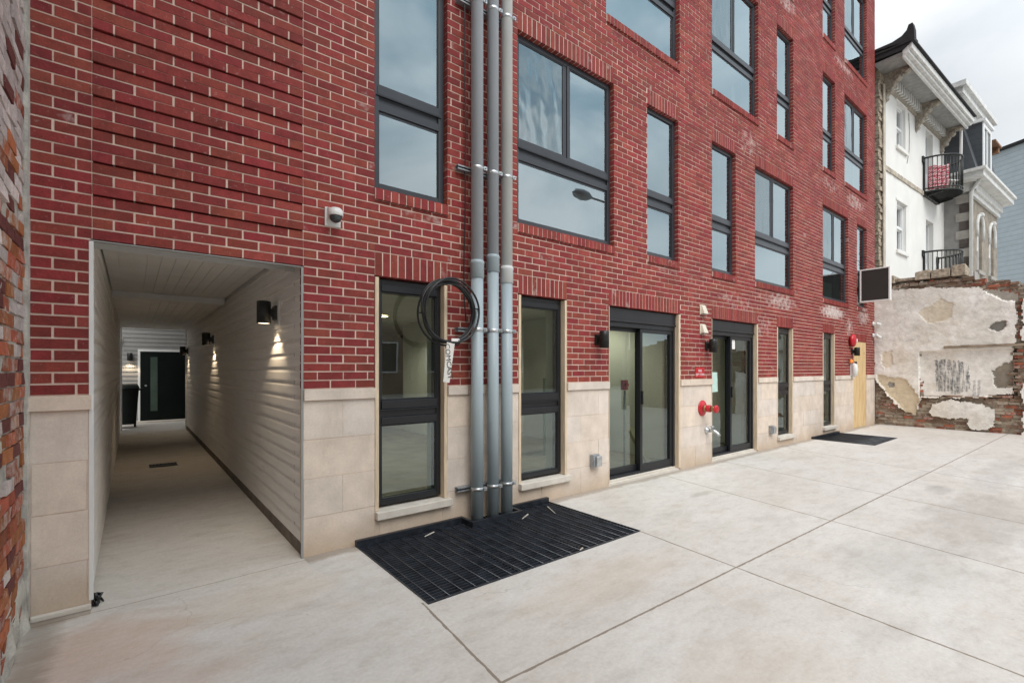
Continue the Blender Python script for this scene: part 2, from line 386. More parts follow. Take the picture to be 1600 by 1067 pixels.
# ------------------------------------------------------------------ ground with two grated pits
PITS = [(1.44, 3.58, -1.245, -.012), (11.05, 12.60, -1.09, -.012)]
def holed_sheet(mb, xs, ys, holes, fn):
    xs = sorted(set(xs + [h[0] for h in holes] + [h[1] for h in holes])); ys = sorted(set(ys + [h[2] for h in holes] + [h[3] for h in holes]))
    for i in range(len(xs)-1):
        for j in range(len(ys)-1):
            cx, cy = (xs[i]+xs[i+1])/2, (ys[j]+ys[j+1])/2
            if any(h[0] < cx < h[1] and h[2] < cy < h[3] for h in holes): continue
            fn(xs[i], xs[i+1], ys[j], ys[j+1])
g = MB()
holed_sheet(g, [-80,-5,0,5,10,16,80], [-80,-6,-3,0,5,13,90], PITS, lambda a,b,c,d: g.quad((a,c,0),(b,c,0),(b,d,0),(a,d,0)))
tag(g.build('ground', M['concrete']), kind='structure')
for (a,b,c,d) in PITS:
    p = MB(); z = -.7
    p.quad((a,c,z),(b,c,z),(b,d,z),(a,d,z)); p.quad((a,c,z),(a,c,0),(b,c,0),(b,c,z)); p.quad((a,d,z),(b,d,z),(b,d,0),(a,d,0))
    p.quad((a,c,z),(a,d,z),(a,d,0),(a,c,0)); p.quad((b,c,z),(b,c,0),(b,d,0),(b,d,z))
    tag(p.build('ground_pit', M['pit']), kind='structure')

# ------------------------------------------------------------------ brick building
BX0, BX1, ZT = -.455, 15.35, 13.0
CH, BL, MJ, ZC = .0677, .2032, .0108, 1.302
GH, SR = 2.25, .2032          # ground head, soldier height
S2, H2, S3, H3, S4 = 2.9945, 5.0255, 5.838, 7.91, 8.72
H4 = 10.85
RK = .1016
# (x0, x1, z0, z1, kind)   kind: g ground narrow, n narrow upper, w wide upper with slider
OPEN = [
 (1.61,2.32,.18,GH,'g'), (3.18,3.90,.18,GH,'g'), (9.42,10.14,.12,GH,'g'), (11.69,12.41,.12,GH,'g'),
 (4.63,6.21,-.1,GH,'d'), (7.08,8.65,-.1,GH,'d'), (13.68,14.66,-.1,2.13,'p'), (-.19,1.04,-.1,GH,'t'),
 (1.61,2.32,S2,H2,'n'), (3.17,4.73,S2,H2,'w'), (5.42,6.16,S2,H2,'n'), (7.09,7.85,S2,H2,'n'), (8.54,10.16,S2,H2,'w'), (11.70,13.30,S2,H2,'w'), (13.93,14.68,S2,H2,'n'),
 (1.61,2.32,S3,H3,'n'), (4.58,6.19,S3,H3,'w'), (7.09,8.66,S3,H3,'w'), (9.42,10.16,S3,H3,'n'), (11.69,12.44,S3,H3,'n'), (13.05,14.68,S3,H3,'w'),
 (4.58,6.19,S4,H4,'w'), (7.09,8.66,S4,H4,'w'), (9.42,10.16,S4,H4,'n'), (11.69,12.44,S4,H4,'n'), (13.05,14.68,S4,H4,'w')]
EFF = [(8.3,5.35,.55,.30,.42), (6.2,2.85,1.3,.22,.33), (7.9,2.55,1.2,.25,.38), (9.6,2.72,1.0,.20,.50), (12.3,2.72,.95,.18,.66), (13.4,2.45,.35,.35,.48),
       (14.4,2.75,.6,.28,.55), (9.8,8.55,.7,.3,.5), (12.2,5.55,1.3,.25,.38), (13.8,5.5,.9,.25,.48), (11.6,8.1,.6,.5,.3), (2.1,2.82,.35,.08,.42), (8.9,2.2,.4,.35,.40),
       (6.0,6.6,1.6,.6,.22), (10.9,4.9,.7,.9,.25), (4.3,5.4,1.2,.2,.26), (.7,4.4,1.2,.9,.16), (13.0,8.5,1.0,.2,.45)]
def eff(x, z):
    v = 0
    for (cx, cz, rx, rz, a) in EFF:
        d = ((x-cx)/rx)**2+((z-cz)/rz)**2
        if d < 1: v = max(v, a*(1-d)**.5)
    return v
def brick_col(rnd, x, z, end=False):
    t = rnd.random()
    if t < (.10 if end else .012): base = (.29,.062,.040)
    elif t < .12: base = (.32,.058,.046)
    else:
        k = rnd.uniform(.78, 1.14); base = (.262*k, .037*k*rnd.uniform(.8,1.35), .034*k)
    return (*base, max(eff(x, z), rnd.uniform(.22,.36) if rnd.random() < .05 else 0))
def subtract(iv, a, b):
    out = []
    for (p, q) in iv:
        if b <= p or a >= q: out.append((p, q)); continue
        if a > p: out.append((p, a))
        if b < q: out.append((b, q))
    return out
def brick_field(mb, x0, x1, z0, z1, holes, H, L, mj, depth, rnd, colf, zo, xo=0, proj=None, front=0, half=.5, ends=True):
    n0 = math.floor((z0-zo)/H+1e-4); n1 = math.ceil((z1-zo)/H-1e-4)
    for n in range(n0, n1):
        za, zb = zo+n*H, zo+(n+1)*H
        lo, hi = max(za, z0), min(zb, z1)
        hs = [h for h in holes if h[3] > lo+1e-4 and h[2] < hi-1e-4 and h[1] > x0 and h[0] < x1]
        xs = sorted(set([x0, x1]+[c for h in hs for c in h[:2] if x0 < c < x1])); segs = []
        for a, b in zip(xs[:-1], xs[1:]):
            xm = (a+b)/2; zi = [(lo, hi)]
            for h in hs:
                if h[0] < xm < h[1]: zi = subtract(zi, h[2], h[3])
            for q in zi:
                k = next((g for g in segs if abs(g[1]-a) < 1e-6 and abs(g[2]-q[0]) < 1e-6 and abs(g[3]-q[1]) < 1e-6), None)
                if k: k[1] = b
                else: segs.append([a, b, q[0], q[1]])
        for (sa, sb, ca, cb) in segs:
            if cb-ca < mj+.008: continue
            zm = (ca+cb)/2; iv = [(sa, sb)]
            dy = proj(n) if proj else 0
            zlo = ca + (mj/2 if abs(ca-za) < 1e-6 else .004); zhi = cb - (mj/2 if abs(cb-zb) < 1e-6 else .004)
            for (a, b) in iv:
                off = xo + (L*half if n % 2 else 0)
                k = math.floor((a-off)/L)
                while off+k*L < b-.006:
                    p, q = off+k*L+mj/2, off+(k+1)*L-mj/2; k += 1
                    ea = eb = False
                    if p < a+mj: p = a; ea = True
                    if q > b-mj: q = b; eb = True
                    if q-p < .012: continue
                    j = lambda s=.0016: rnd.uniform(-s, s)
                    y = front - dy + rnd.uniform(-.0018, .0018)
                    sk = ('+y',)
                    dl, dr = j(), j()
                    mb.hexa([(p+dl,y,zlo+j(.0008)),(q+dr,y,zlo+j(.0008)),(q+dr,depth,zlo),(p+dl,depth,zlo),(p+dl,y,zhi+j(.0008)),(q+dr,y,zhi+j(.0008)),(q+dr,depth,zhi),(p+dl,depth,zhi)],
                            colf(rnd, (p+q)/2, zm, (ea or eb) and ends), 0, sk)
rnd = random.Random(3)
B = thing('brick_building', 'new four storey red brick building with limestone base, dark windows and a covered side passage', 'building', (7.4, 0, 0))
holes = []
for (x0,x1,z0,z1,k) in OPEN:
    a, b = z0, z1
    if k in 'nw': a = z0-RK; b = z1+SR
    elif k in 'gdp': b = z1+SR
    holes.append((x0,x1,a,b))
bw = MB()
DEP = .10
brick_field(bw, BX0, -.19, ZC, ZT, holes, CH, BL, MJ, DEP, rnd, brick_col, ZC, BX0-.007)
ncor = math.ceil((GH+3*CH-ZC)/CH)
brick_field(bw, -.186, 1.034, GH, ZT, holes, CH, BL, MJ, DEP, rnd, brick_col, ZC, -.186, proj=lambda n: .011 if n >= ncor and (n-ncor) % 3 == 0 else 0)
pm = MB(); n = ncor
while ZC+n*CH < ZT-.1:
    pm.box(-.183, 1.031, -.0068, .004, ZC+n*CH+MJ/2+.001, ZC+(n+1)*CH-MJ/2-.001); n += 3
pm.build('projecting_joint_mortar', M['mortar'], B, world=True)
brick_field(bw, 1.04, BX1, ZC, ZT, holes, CH, BL, MJ, DEP, rnd, brick_col, ZC, 1.04)
bw.build('brickwork', M['brick'], B, world=True)
# stone base
def stone_col(rnd, x, z, end=False):
    k = rnd.uniform(.95, 1.05); t = rnd.uniform(-.02, .02)
    return ((.69+t)*k, .600*k, (.525-t)*k)
sh = [(x0,x1,z0,z1) for (x0,x1,z0,z1,k) in OPEN]
for (xa, xb) in ((BX0+.005,-.19), (1.04,4.63), (6.21,7.08), (8.65,13.68), (14.66,BX1)):
    st = MB(); brick_field(st, xa, xb, 0, 1.21, sh, .3025, .62, .004, DEP, rnd, stone_col, 0, .41, ends=False)
    st.build('stone_base', M['stone'], B, world=True)
gx = [BX0-.01]+sorted(c for o in OPEN if o[2] < 1 for c in o[:2])+[BX1]
for xa, xb in zip(gx[0::2], gx[1::2]):
    cp = MB(); brick_field(cp, xa, xb, 1.212, 1.300, [], .088, .78, .004, DEP, rnd, stone_col, 1.212, .2, front=-.022, ends=False)
    cp.build('stone_cap', M['stone'], B, world=True)
# base strip of mortar under left pier
f = MB(); f.box(BX0, -.19, -.03, .0, 0, .035); f.build('footing', M['stone_sill'], B, world=True, bevel=.008)
# mortar sheet with reveals
mo = MB(); E4 = .004
mh = [(x0-E4, x1+E4, z0-E4 if k not in 'gdpt' else z0, z1+E4) for (x0,x1,z0,z1,k) in OPEN]
slots = []; n = ncor
while ZC+n*CH < ZT-.1:
    slots.append((-.183, 1.031, ZC+n*CH-MJ/2+.0005, ZC+n*CH+MJ/2+.0045)); n += 3
holed_sheet(mo, [BX0, BX1], [-.1, ZT], mh+slots, lambda a,b,c,d: mo.quad((a,.0042,c),(b,.0042,c),(b,.0042,d),(a,.0042,d)))
for (h, o) in zip(mh, OPEN):
    if o[4] == 't': continue
    a,b,c,d = h; y1 = .30
    mo.quad((a,.0042,c),(a,.0042,d),(a,y1,d),(a,y1,c)); mo.quad((b,.0042,c),(b,y1,c),(b,y1,d),(b,.0042,d))
    mo.quad((a,.0042,d),(b,.0042,d),(b,y1,d),(a,y1,d)); mo.quad((a,.0042,c),(a,y1,c),(b,y1,c),(b,.0042,c))
mo.build('mortar', M['mortar'], B, world=True)

def rowlock(x0, x1, z0, z1, y0, y1, slope=0):
    m = MB(); n = max(2, round((x1-x0)/CH)); w = (x1-x0)/n
    for i in range(n):
        a, b = x0+i*w+MJ/2, x0+(i+1)*w-MJ/2; y = y0+rnd.uniform(-.001,.001); s = slope
        m.hexa([(a,y,z0),(b,y,z0),(b,y1,z0),(a,y1,z0),(a,y,z1-s),(b,y,z1-s),(b,y1,z1),(a,y1,z1)], brick_col(rnd, a, z0))
    m.box(x0, x1, y0+.006, y1, z0+.003, z1-slope-.004, (.72,.59,.51,0))
    return m
def ring(m, x0,x1,z0,z1,w,y0,y1):
    m.box(x0,x0+w,y0,y1,z0,z1); m.box(x1-w,x1,y0,y1,z0,z1); m.box(x0+w,x1-w,y0,y1,z0,z0+w); m.box(x0+w,x1-w,y0,y1,z1-w,z1)
def window(x0,x1,z0,z1,kind):
    m = MB(); y0, y1 = (.052, .15) if kind == 'g' else (.058, .15); yg = .078
    if kind == 'g': a, b, c, d = x0+.038, x1-.038, z0+.095, z1-.012; tz = (.97, 1.185)
    else: a, b, c, d = x0+.004, x1-.004, z0+.004, z1-.004; tz = (3.69-S2+z0, 3.90-S2+z0)
    ring(m, a, b, c, d, .045 if kind == 'g' else .058, y0 if kind != 'g' else y0+.010, y1)
    if kind == 'g': m.box(a+.045,b-.045,y0+.001,y1,d-.105,d-.045)
    t0, t1 = tz
    m.box(a+.045, b-.045, y0+.002, y1, t0, t0+.068); m.box(a+.045, b-.045, y0+.020, y1, t0+.068, t1-.075); m.box(a+.045, b-.045, y0-.006, y1, t1-.075, t1)
    m.box(a+.03, b-.03, y0-.012, y0, t1-.088, t1-.079)
    panes = []
    if kind == 'w':
        c0 = (a+b)/2; m.box(c0-.030, c0+.004, y0+.006, y1, t1, d-.045); m.box(c0+.008, c0+.045, y0-.004, y1, t1, d-.045)
        q = (a+.045, c0-.03, t1, d-.045); ring(m, *q, .024, y0+.006, y1-.01)
        q2 = (c0+.045, b-.045, t1, d-.045); ring(m, *q2, .024, y0+.008, y1-.01)
        panes += [q, q2]
    else:
        q = (a+.045, b-.045, t1, d-.045 if kind != 'g' else d-.105); ring(m, *q, .012 if kind == 'g' else .024, y0+.016, y1-.01); panes.append(q)
    q3 = (a+.045, b-.045, c+.045, t0); ring(m, *q3, .012 if kind == 'g' else .024, y0+.016, y1-.01); panes.append(q3)
    F = m.build('window', M['frame_black' if kind == 'g' else 'frame'], B, world=True, bevel=.003)
    p = MB()
    for (u,v,w_,z) in panes: p.quad((u,yg,w_),(v,yg,w_),(v,yg,z),(u,yg,z))
    p.build('pane', M['glass_low' if kind == 'g' else 'glass'], F, world=True)
    if kind == 'w':
        s = MB(); u,v,w_,z = panes[0]; s.box(u+.02,v-.02,yg-.005,yg-.003,w_+.02,z-.02); s.build('insect_screen', M['screen'], F, world=True)
    # pale interior jamb liner
    jl = MB(); jl.box(a-.002, a+.014, y1, .30, c, d); jl.box(b-.014, b+.002, y1, .30, c, d); jl.box(a+.014, b-.014, y1, .30, d-.014, d); jl.box(a+.014, b-.014, y1, .30, c, c+.014)
    jl.build('interior_jamb', M['trim_white'], F, world=True)
    if kind == 'g':
        for (p0, p1) in ((x0+.003, x0+.036), (x1-.036, x1-.003)):
            wb = MB(); wb.box(p0, p1, -.004, .087, z0+.075, z1-.012); wb.build('wood_buck', M['wood'], F, world=True, bevel=.002)
        ss = MB(); ss.box(x0+.002, x1+.03, -.055, .2, z0+.004, z0+.072); ss.build('stone_sill', M['stone_sill'], F, world=True, bevel=.006)
    else:
        rowlock(x0, x1+.0, z0-RK, z0, -.022, .12, .008).build('brick_sill', M['brick'], F, world=True)
    rowlock(x0, x1, z1, z1+SR-MJ/2, .0005, .10).build('soldier_course', M['brick'], F, world=True)
    return F
def sliding_door(x0,x1,z1):
    m = MB(); y0, y1 = .058, .20; a, b = x0+.014, x1-.048
    m.box(a, a+.045, y0, y1, .05, z1-.19); m.box(b-.05, b, y0, y1, .05, z1-.19); m.box(a+.045, b-.05, y0, y1, z1-.25, z1-.19); m.box(a+.045, b-.05, y0+.02, y1, .05, .085)
    mid = (a+b)/2+.01
    # rear left leaf, front right leaf
    l1 = (a+.045, mid+.02, .087, z1-.252); l2 = (mid-.05, b-.052, .087, z1-.252)
    ring(m, *l1, .045, y0+.075, y1-.02); ring(m, *l2, .050, y0+.012, y0+.06)
    m.box(l1[0]+.045, l1[1]-.045, y0+.076, y1-.02, .132, .165); m.box(l2[0]+.05, l2[1]-.05, y0+.013, y0+.059, .137, .165)
    F = m.build('sliding_door', M['frame_black'], B, world=True, bevel=.003)
    p = MB()
    p.quad((l1[0]+.04,y0+.10,.12),(l1[1]-.04,y0+.10,.12),(l1[1]-.04,y0+.10,l1[3]-.04),(l1[0]+.04,y0+.10,l1[3]-.04))
    p.quad((l2[0]+.05,y0+.036,.13),(l2[1]-.05,y0+.036,.13),(l2[1]-.05,y0+.036,l2[3]-.05),(l2[0]+.05,y0+.036,l2[3]-.05))
    p.build('pane', M['glass_low'], F, world=True)
    h = MB(); h.box(x0+.013, x1-.048, .046, y1, z1-.187, z1-.014); h.box(x0+.013, x1-.048, .036, .046, z1-.187, z1-.165); h.build('header_panel', M['header'], F, world=True, bevel=.003)
    for (p0, p1) in ((x0+.003, x0+.012), (x1-.046, x1-.004)):
        w = MB(); w.box(p0, p1, -.004, .098, .03, z1-.012); w.build('wood_buck', M['wood'], F, world=True, bevel=.002)
    t = MB(); t.box(x0+.003, x1-.003, .01, .30, .0, .028); t.box(x0+.013, x1-.048, .05, .30, .028, .05); t.build('threshold', M['stone_sill'], F, world=True, bevel=.004)
    hd = MB(); hd.box(mid-.03, mid-.012, y0-.012, y0+.011, .98, 1.16); hd.build('handle', M['black'], F, world=True)
    rowlock(x0, x1, z1, z1+SR-MJ/2, .0005, .10).build('soldier_course', M['brick'], F, world=True)
for (x0,x1,z0,z1,k) in OPEN:
    if k in 'gnw': window(x0,x1,z0,z1,k)
    elif k == 'd': sliding_door(x0,x1,z1)
    elif k == 'p':
        m = MB(); m.box(x0+.004, x1-.004, .012, .030, .01, z1-.005)
        F = m.build('boarded_door', M['ply'], B, world=True)
        rowlock(x0, x1, z1, z1+SR-MJ/2, .0005, .10).build('soldier_course', M['brick'], F, world=True)
        for zz in (.3, 1.0, 1.75):
            for xx in (x0+.06, x1-.06): sc = MB(); sc.cyl((xx, .006, zz), .008, .006, 'y', 8); sc.build('screw', M['galv_dull'], F, world=True)
# hulls: side, back, roof, slabs and rooms
hu = MB(); BY = 10.2
hu.box(BX1-.25, BX1-.001, .30, BY, 0, ZT); hu.box(1.06, BX1-.25, BY-.2, BY, 0, ZT); hu.box(BX0, 1.06, BY-.2, BY, 2.62, ZT); hu.box(BX0, BX0+.2, .30, BY-.2, 2.62, ZT)
hu.build('rear_and_side_wall', M['tan'], B, world=True)
ro = MB(); ro.box(BX0, BX1, .008, BY, ZT, ZT+.2); ro.build('roof', M['roofing'], B, world=True)
fl = MB()
fl.box(1.30, BX1-.25, .30, BY-.2, 2.50, 2.74); fl.box(BX0+.2, 1.28, .30, BY-.2, 2.55, 2.74)
for z in (S3-.25, S4-.25, 11.2): fl.box(BX0+.2, BX1-.25, .30, BY-.2, z-.3, z)
fl.build('floor_slab', M['drywall'], B, world=True)
iw = MB(); iw.box(1.075, 1.28, .30, BY-.2, 0, 2.50)
iw.box(9.0, 9.12, .30, 6.0, .02, 2.49); iw.box(5.0, 5.1, 2.4, 6.5, .02, 2.49); iw.box(6.6, 6.7, .3, 4.0, .02, 2.49); iw.box(6.72, 8.98, 4.5, 4.6, .02, 2.49)
for z in (2.75, S3-.24, S4-.24):
    for x in (2.9, 6.6, 8.3, 10.8, 13.5): iw.box(x, x+.12, .30, 6, z, z+2.4)
    iw.box(BX0+.25, BX1-.3, 5.0, 5.1, z, z+2.4) if z > 2.8 else iw.box(BX0+.25, BX1-.3, 6.02, 6.1, z, z+2.4)
# front wall backing between openings
ib = MB(); holed_sheet(ib, [BX0+.2, BX1-.25], [0, ZT-.3], [(a,b,c,d) for (a,b,c,d) in mh], lambda a,b,c,d: ib.quad((a,.299,c),(b,.299,c),(b,.299,d),(a,.299,d)))
iw.build('partition', M['drywall'], B, world=True); ib.build('inner_lining', M['drywall'], B, world=True)
fi = MB(); fi.box(1.29, BX1-.26, .302, BY-.21, .002, .012); fi.build('interior_floor', M['interior_floor'], B, world=True)
gb = MB(); gb.box(11.75, 13.25, .32, .36, 2.99, 3.50); gb.build('green_panel', M['green_wall'], B, world=True)
gb = MB(); gb.box(13.1, 14.6, .32, .36, S4+.0, S4+.33); gb.build('green_panel', M['green_bright'], B, world=True)
gb = MB(); gb.box(11.72, 13.3, .9, .96, .02, 1.15); gb.box(9.45, 10.4, .8, .86, .02, .85); gb.box(5.4, 6.5, 2.0, 2.06, .02, 1.3); gb.build('green_panel', M['green_wall'], B, world=True)
def lamp_light(parent, loc, e, size=110, blend=.5, col=(1,.78,.52)):
    L = bpy.data.lights.new('bulb', 'SPOT'); L.energy = e; L.spot_size = R(size); L.spot_blend = blend; L.color = col; L.shadow_soft_size = .03
    o = bpy.data.objects.new('bulb', L); COL.objects.link(o); o.parent = parent; o.location = loc; return o
for (x, y) in ((5.14,6.3), (3.86,5.0), (2.6,3.2), (7.8,3.0), (5.9,1.7), (10.6,2.2)):
    d = MB(); d.cyl((x,y,2.478), .085, .02, 'z', 24); dl = d.build('downlight', M['downlight'], B, world=True)
    d = MB(); d.tube([(x+.095*math.cos(t*math.pi/12), y+.095*math.sin(t*math.pi/12), 2.485) for t in range(24)], .012, 8, closed=True); d.build('trim_ring', M['white_plastic'], dl, world=True)
    lamp_light(dl, Vector((x,y,2.46))-absloc(dl), 30, 150, .6, (1,.86,.70))
# passage lining
PX0, PX1, PY = -.19, 1.04, 10.0
def siding_wall(x, sgn, y0, y1, z0, z1, exp=.115, d=.014):
    m = MB(); z = z0
    while z < z1-.01:
        zt = min(z+exp, z1)
        pr = [(x-sgn*d, z), (x-sgn*d*.85, z+exp*.55), (x-sgn*.002, z+exp*.78), (x-sgn*.004, zt)]
        for (p, q) in zip(pr[:-1], pr[1:]):
            if q[1] > z1+1e-6: continue
            m.quad((p[0],y0,p[1]),(p[0],y1,p[1]),(q[0],y1,q[1]),(q[0],y0,q[1]))
        m.quad((x-sgn*.004,y0,z),(x-sgn*.004,y1,z),(x-sgn*d,y1,z),(x-sgn*d,y0,z))
        z += exp
    return m
w = siding_wall(PX1+.014, 1, .012, PY, .10, 2.45)
w.box(PX1+.016, PX1+.03, .012, PY, 0, 2.55); RW = w.build('passage_siding', M['siding'], B, world=True)
w = siding_wall(PX0-.014, -1, .012, PY+.75, .06, 2.45)
w.box(PX0-.03, PX0-.016, .012, PY+.75, 0, 2.55); LW = w.build('passage_siding', M['siding'], B, world=True)
c = MB(); c.box(PX1-.002, PX1+.016, .03, PY, 0, .095); c.build('passage_curb', M['curb'], B, world=True, bevel=.005)
for q in ((PX0-.012, PX0+.010, -.003, .012, .05, GH-.012), (PX1-.018, PX1+.004, .002, .013, .0, GH-.012), (PX0-.012, PX1+.004, .004, .03, GH-.010, GH-.002), (PX1-.02, PX1+.014, PY, PY+.04, 0, 2.45), (PX0-.012, PX0+.02, PY+.75, PY+.79, 0, 2.45)):
    c = MB(); c.box(*q); c.build('corner_trim', M['trim_white' if q[4] > .01 and q[5] > 2 and q[1] < 0 or q[2] > 1 else 'trim_grey'], B, world=True, bevel=.002)
c = MB()
x = PX0
while x < PX1-.01:
    x2 = min(x+.102, PX1); c.box(x+.002, x2-.002, .03, 4.0, 2.452, 2.47); c.box(x+.002, x2-.002, 4.06, PY, 2.382, 2.40); x += .102
c.box(PX0, PX1, .03, 4.0, 2.462, 2.50); c.box(PX0, PX1, 4.0, PY, 2.392, 2.50); c.build('passage_ceiling', M['soffit'], B, world=True)
c = MB(); c.box(PX0, PX1, 3.985, 4.06, 2.372, 2.450); c.build('ceiling_trim', M['trim_white'], B, world=True, bevel=.003)
# mounting blocks are parts of the wall lights below

# ------------------------------------------------------------------ wall lights
def wall_light(label, loc, ang, lit, group, plate=False, r=.058, h=.20, e=6):
    # ang: rotation so that local +y points into the wall
    t = thing('wall_light', label, 'wall light', loc, ang, group)
    m = MB(); m.lathe((0,-.105,-h/2), [(r-.006,.012),(r,0),(r,h-.004),(r-.004,h)], 'z', 24); bd = m.build('lamp_body', M['black'], t)
    m = MB(); m.box(-.03,.03,-.06,-.028,-.035,.035); m.hexa([(-.05,-.028,-.06),(.05,-.028,-.06),(.055,-.003,-.065),(-.055,-.003,-.065),(-.05,-.028,.06),(.05,-.028,.06),(.055,-.003,.065),(-.055,-.003,.065)]); m.build('bracket', M['black'], t)
    m = MB(); m.cyl((0,-.105,-h/2+.004), r-.008, .006, 'z', 24); m.build('lens', M['lamp_warm'] if lit else M['glass_dark'], t)
    if plate:
        m = MB(); m.box(-.10,.10,-.003,.018,-.115,.115); m.box(-.085,.085,-.006,-.003,-.10,.10); m.build('mounting_block', M['white_plastic'], t, bevel=.006)
    if lit: lamp_light(t, (0,-.105,-h/2-.012), e)
    return t
GP = 'cylinder lights along the passage wall'; GF = 'cylinder lights on the brick front'
wall_light('black cylinder downlight nearest the passage entrance, glowing on white siding', (PX1-.004,.86,1.965), -math.pi/2, True, GP, True, e=7)
wall_light('black cylinder downlight midway along the right wall of the passage', (PX1-.004,5.08,1.93), -math.pi/2, True, GP, True, e=7)
wall_light('black cylinder downlight at the far end of the passage right wall, beside the door', (PX1-.004,9.5,1.87), -math.pi/2, True, GP, True, e=5)
wall_light('black cylinder light left of the first sliding glass door', (4.42,-.002,1.81), 0, False, GF)
wall_light('black cylinder light between two white vents and the second sliding door', (6.93,-.002,1.81), 0, False, GF)
wall_light('black cylinder light below the red alarm beside the plywood door', (13.55,-.002,1.87), 0, False, GF)

# ------------------------------------------------------------------ courtyard house at the end of the passage
CYY = 12.6
ch = thing('courtyard_house', 'pale sided rear house with a black door at the end of the passage', 'house', (.5, CYY, 0))
m = MB(); z = 0
while z < 9.0:  # unseen upper storeys added to cut skylight into the courtyard
    zt = z+.115
    m.hexa([(-3,CYY-.018,z),(5,CYY-.018,z),(5,CYY,z),(-3,CYY,z),(-3,CYY-.002,zt),(5,CYY-.002,zt),(5,CYY,zt),(-3,CYY,zt)]); z = zt
m.box(-3, 5, CYY, CYY+4, 0, 9.1); m.build('siding_wall', simple('grey_rear_siding', (.25,.245,.235), .6, .08, 4), ch, world=True)
def p12(px):  # column positions on the rear house front
    u = (px-800)/745.87; d = (.6236+.7818*u, .7818-.6236*u); t = (3.88+CYY)/d[1]; return t*d[0]
dx0, dx1 = p12(219), p12(292)
m = MB(); m.box(dx0, dx1, CYY-.06, CYY-.02, .04, 1.93); D = m.build('door', M['door_black'], ch, world=True)
m = MB(); m.box(p12(235), p12(246), CYY-.066, CYY-.06, .30, 1.78); m.build('pane', simple('door_glass', (.05,.075,.06), .15, .2, 2), D, world=True)
m = MB(); m.cyl((dx0+.12, CYY-.11, 1.0), .025, .05, 'y', 12); m.build('handle', M['galv'], D, world=True)
m = MB(); m.box(dx0-.05, dx0, CYY-.05, CYY-.018, 0, 1.99); m.box(dx1, dx1+.05, CYY-.05, CYY-.018, 0, 1.99); m.box(dx0, dx1, CYY-.05, CYY-.018, 1.93, 1.99); m.build('door_frame', M['trim_white'], D, world=True)
m = MB(); m.box(dx0-.1, dx1+.1, CYY-.3, CYY-.02, 0, .04); m.build('door_step', M['stone_sill'], D, world=True)
wall_light('small black light glowing on pale siding left of the rear black door', (p12(203), CYY-.018, 1.78), 0, True, GP, False, .06, .2, 7)
m = MB(); m.box(-.06,.06,-.02,0,-.06,.06); m.lathe((0,-.08,-.05), [(.02,0),(.05,.02),(.05,.08),(.03,.1)], 'z', 16)
tag(m.build('security_camera', M['white_plastic'], loc=(p12(187), CYY-.02, 2.23)), 'tiny camera under the passage ceiling on the rear house corner', 'camera')
# bin
t = thing('wheelie_bin', 'black wheelie bin standing left of the rear black door', 'bin', (-.11, 11.25, 0))
m = MB(); m.hexa([(-.22,-.24,.10),(.2,-.24,.10),(.2,.22,.10),(-.22,.22,.10),(-.28,-.3,.96),(.26,-.3,.96),(.26,.3,.96),(-.28,.3,.96)]); m.box(-.29,.27,-.31,.31,.93,.97); m.build('body', M['bin'], t, bevel=.015)
m = MB(); m.hexa([(-.30,-.34,.975),(.28,-.34,.975),(.28,.32,.975),(-.30,.32,.975),(-.25,-.28,1.05),(.23,-.28,1.05),(.23,.32,1.08),(-.25,.32,1.08)]); m.box(.25,.36,-.1,.1,.92,.96); m.build('lid', M['bin'], t, bevel=.012)
for x in (-.2, .18):
    m = MB(); m.cyl((x-.02,.2,.10), .10, .05, 'x', 18); m.build('wheel', M['rubber'], t)
# drain
m = MB()
for i in range(7): m.box(-.15+i*.045, -.15+i*.045+.02, -.1, .1, .004, .012)
m.box(-.17,.17,-.12,-.1,.003,.013); m.box(-.17,.17,.1,.12,.003,.013); m.box(-.17,.17,-.1,.1,.002,.004)
tag(m.build('floor_drain', M['grate'], loc=(.38, 5.05, 0)), 'small dark floor drain set in the concrete of the passage', 'drain')
# dark rag at the passage left corner
m = MB()
for i in range(9):
    a = Vector((random.uniform(-.03,.03), random.uniform(-.05,.05), random.uniform(.0,.10)))
    a *= .7; m.tube([a, a+Vector((random.uniform(-.02,.02), random.uniform(-.03,.02), random.uniform(-.01,.02))), a+Vector((random.uniform(-.01,.03), random.uniform(-.04,.0), -a.z+.008))], [.007,.011,.005], 6)
tag(m.build('torn_membrane', M['rubber'], loc=(-.165, .05, .0)), 'scrap of black membrane poking out at the foot of the left stone pier', 'debris')

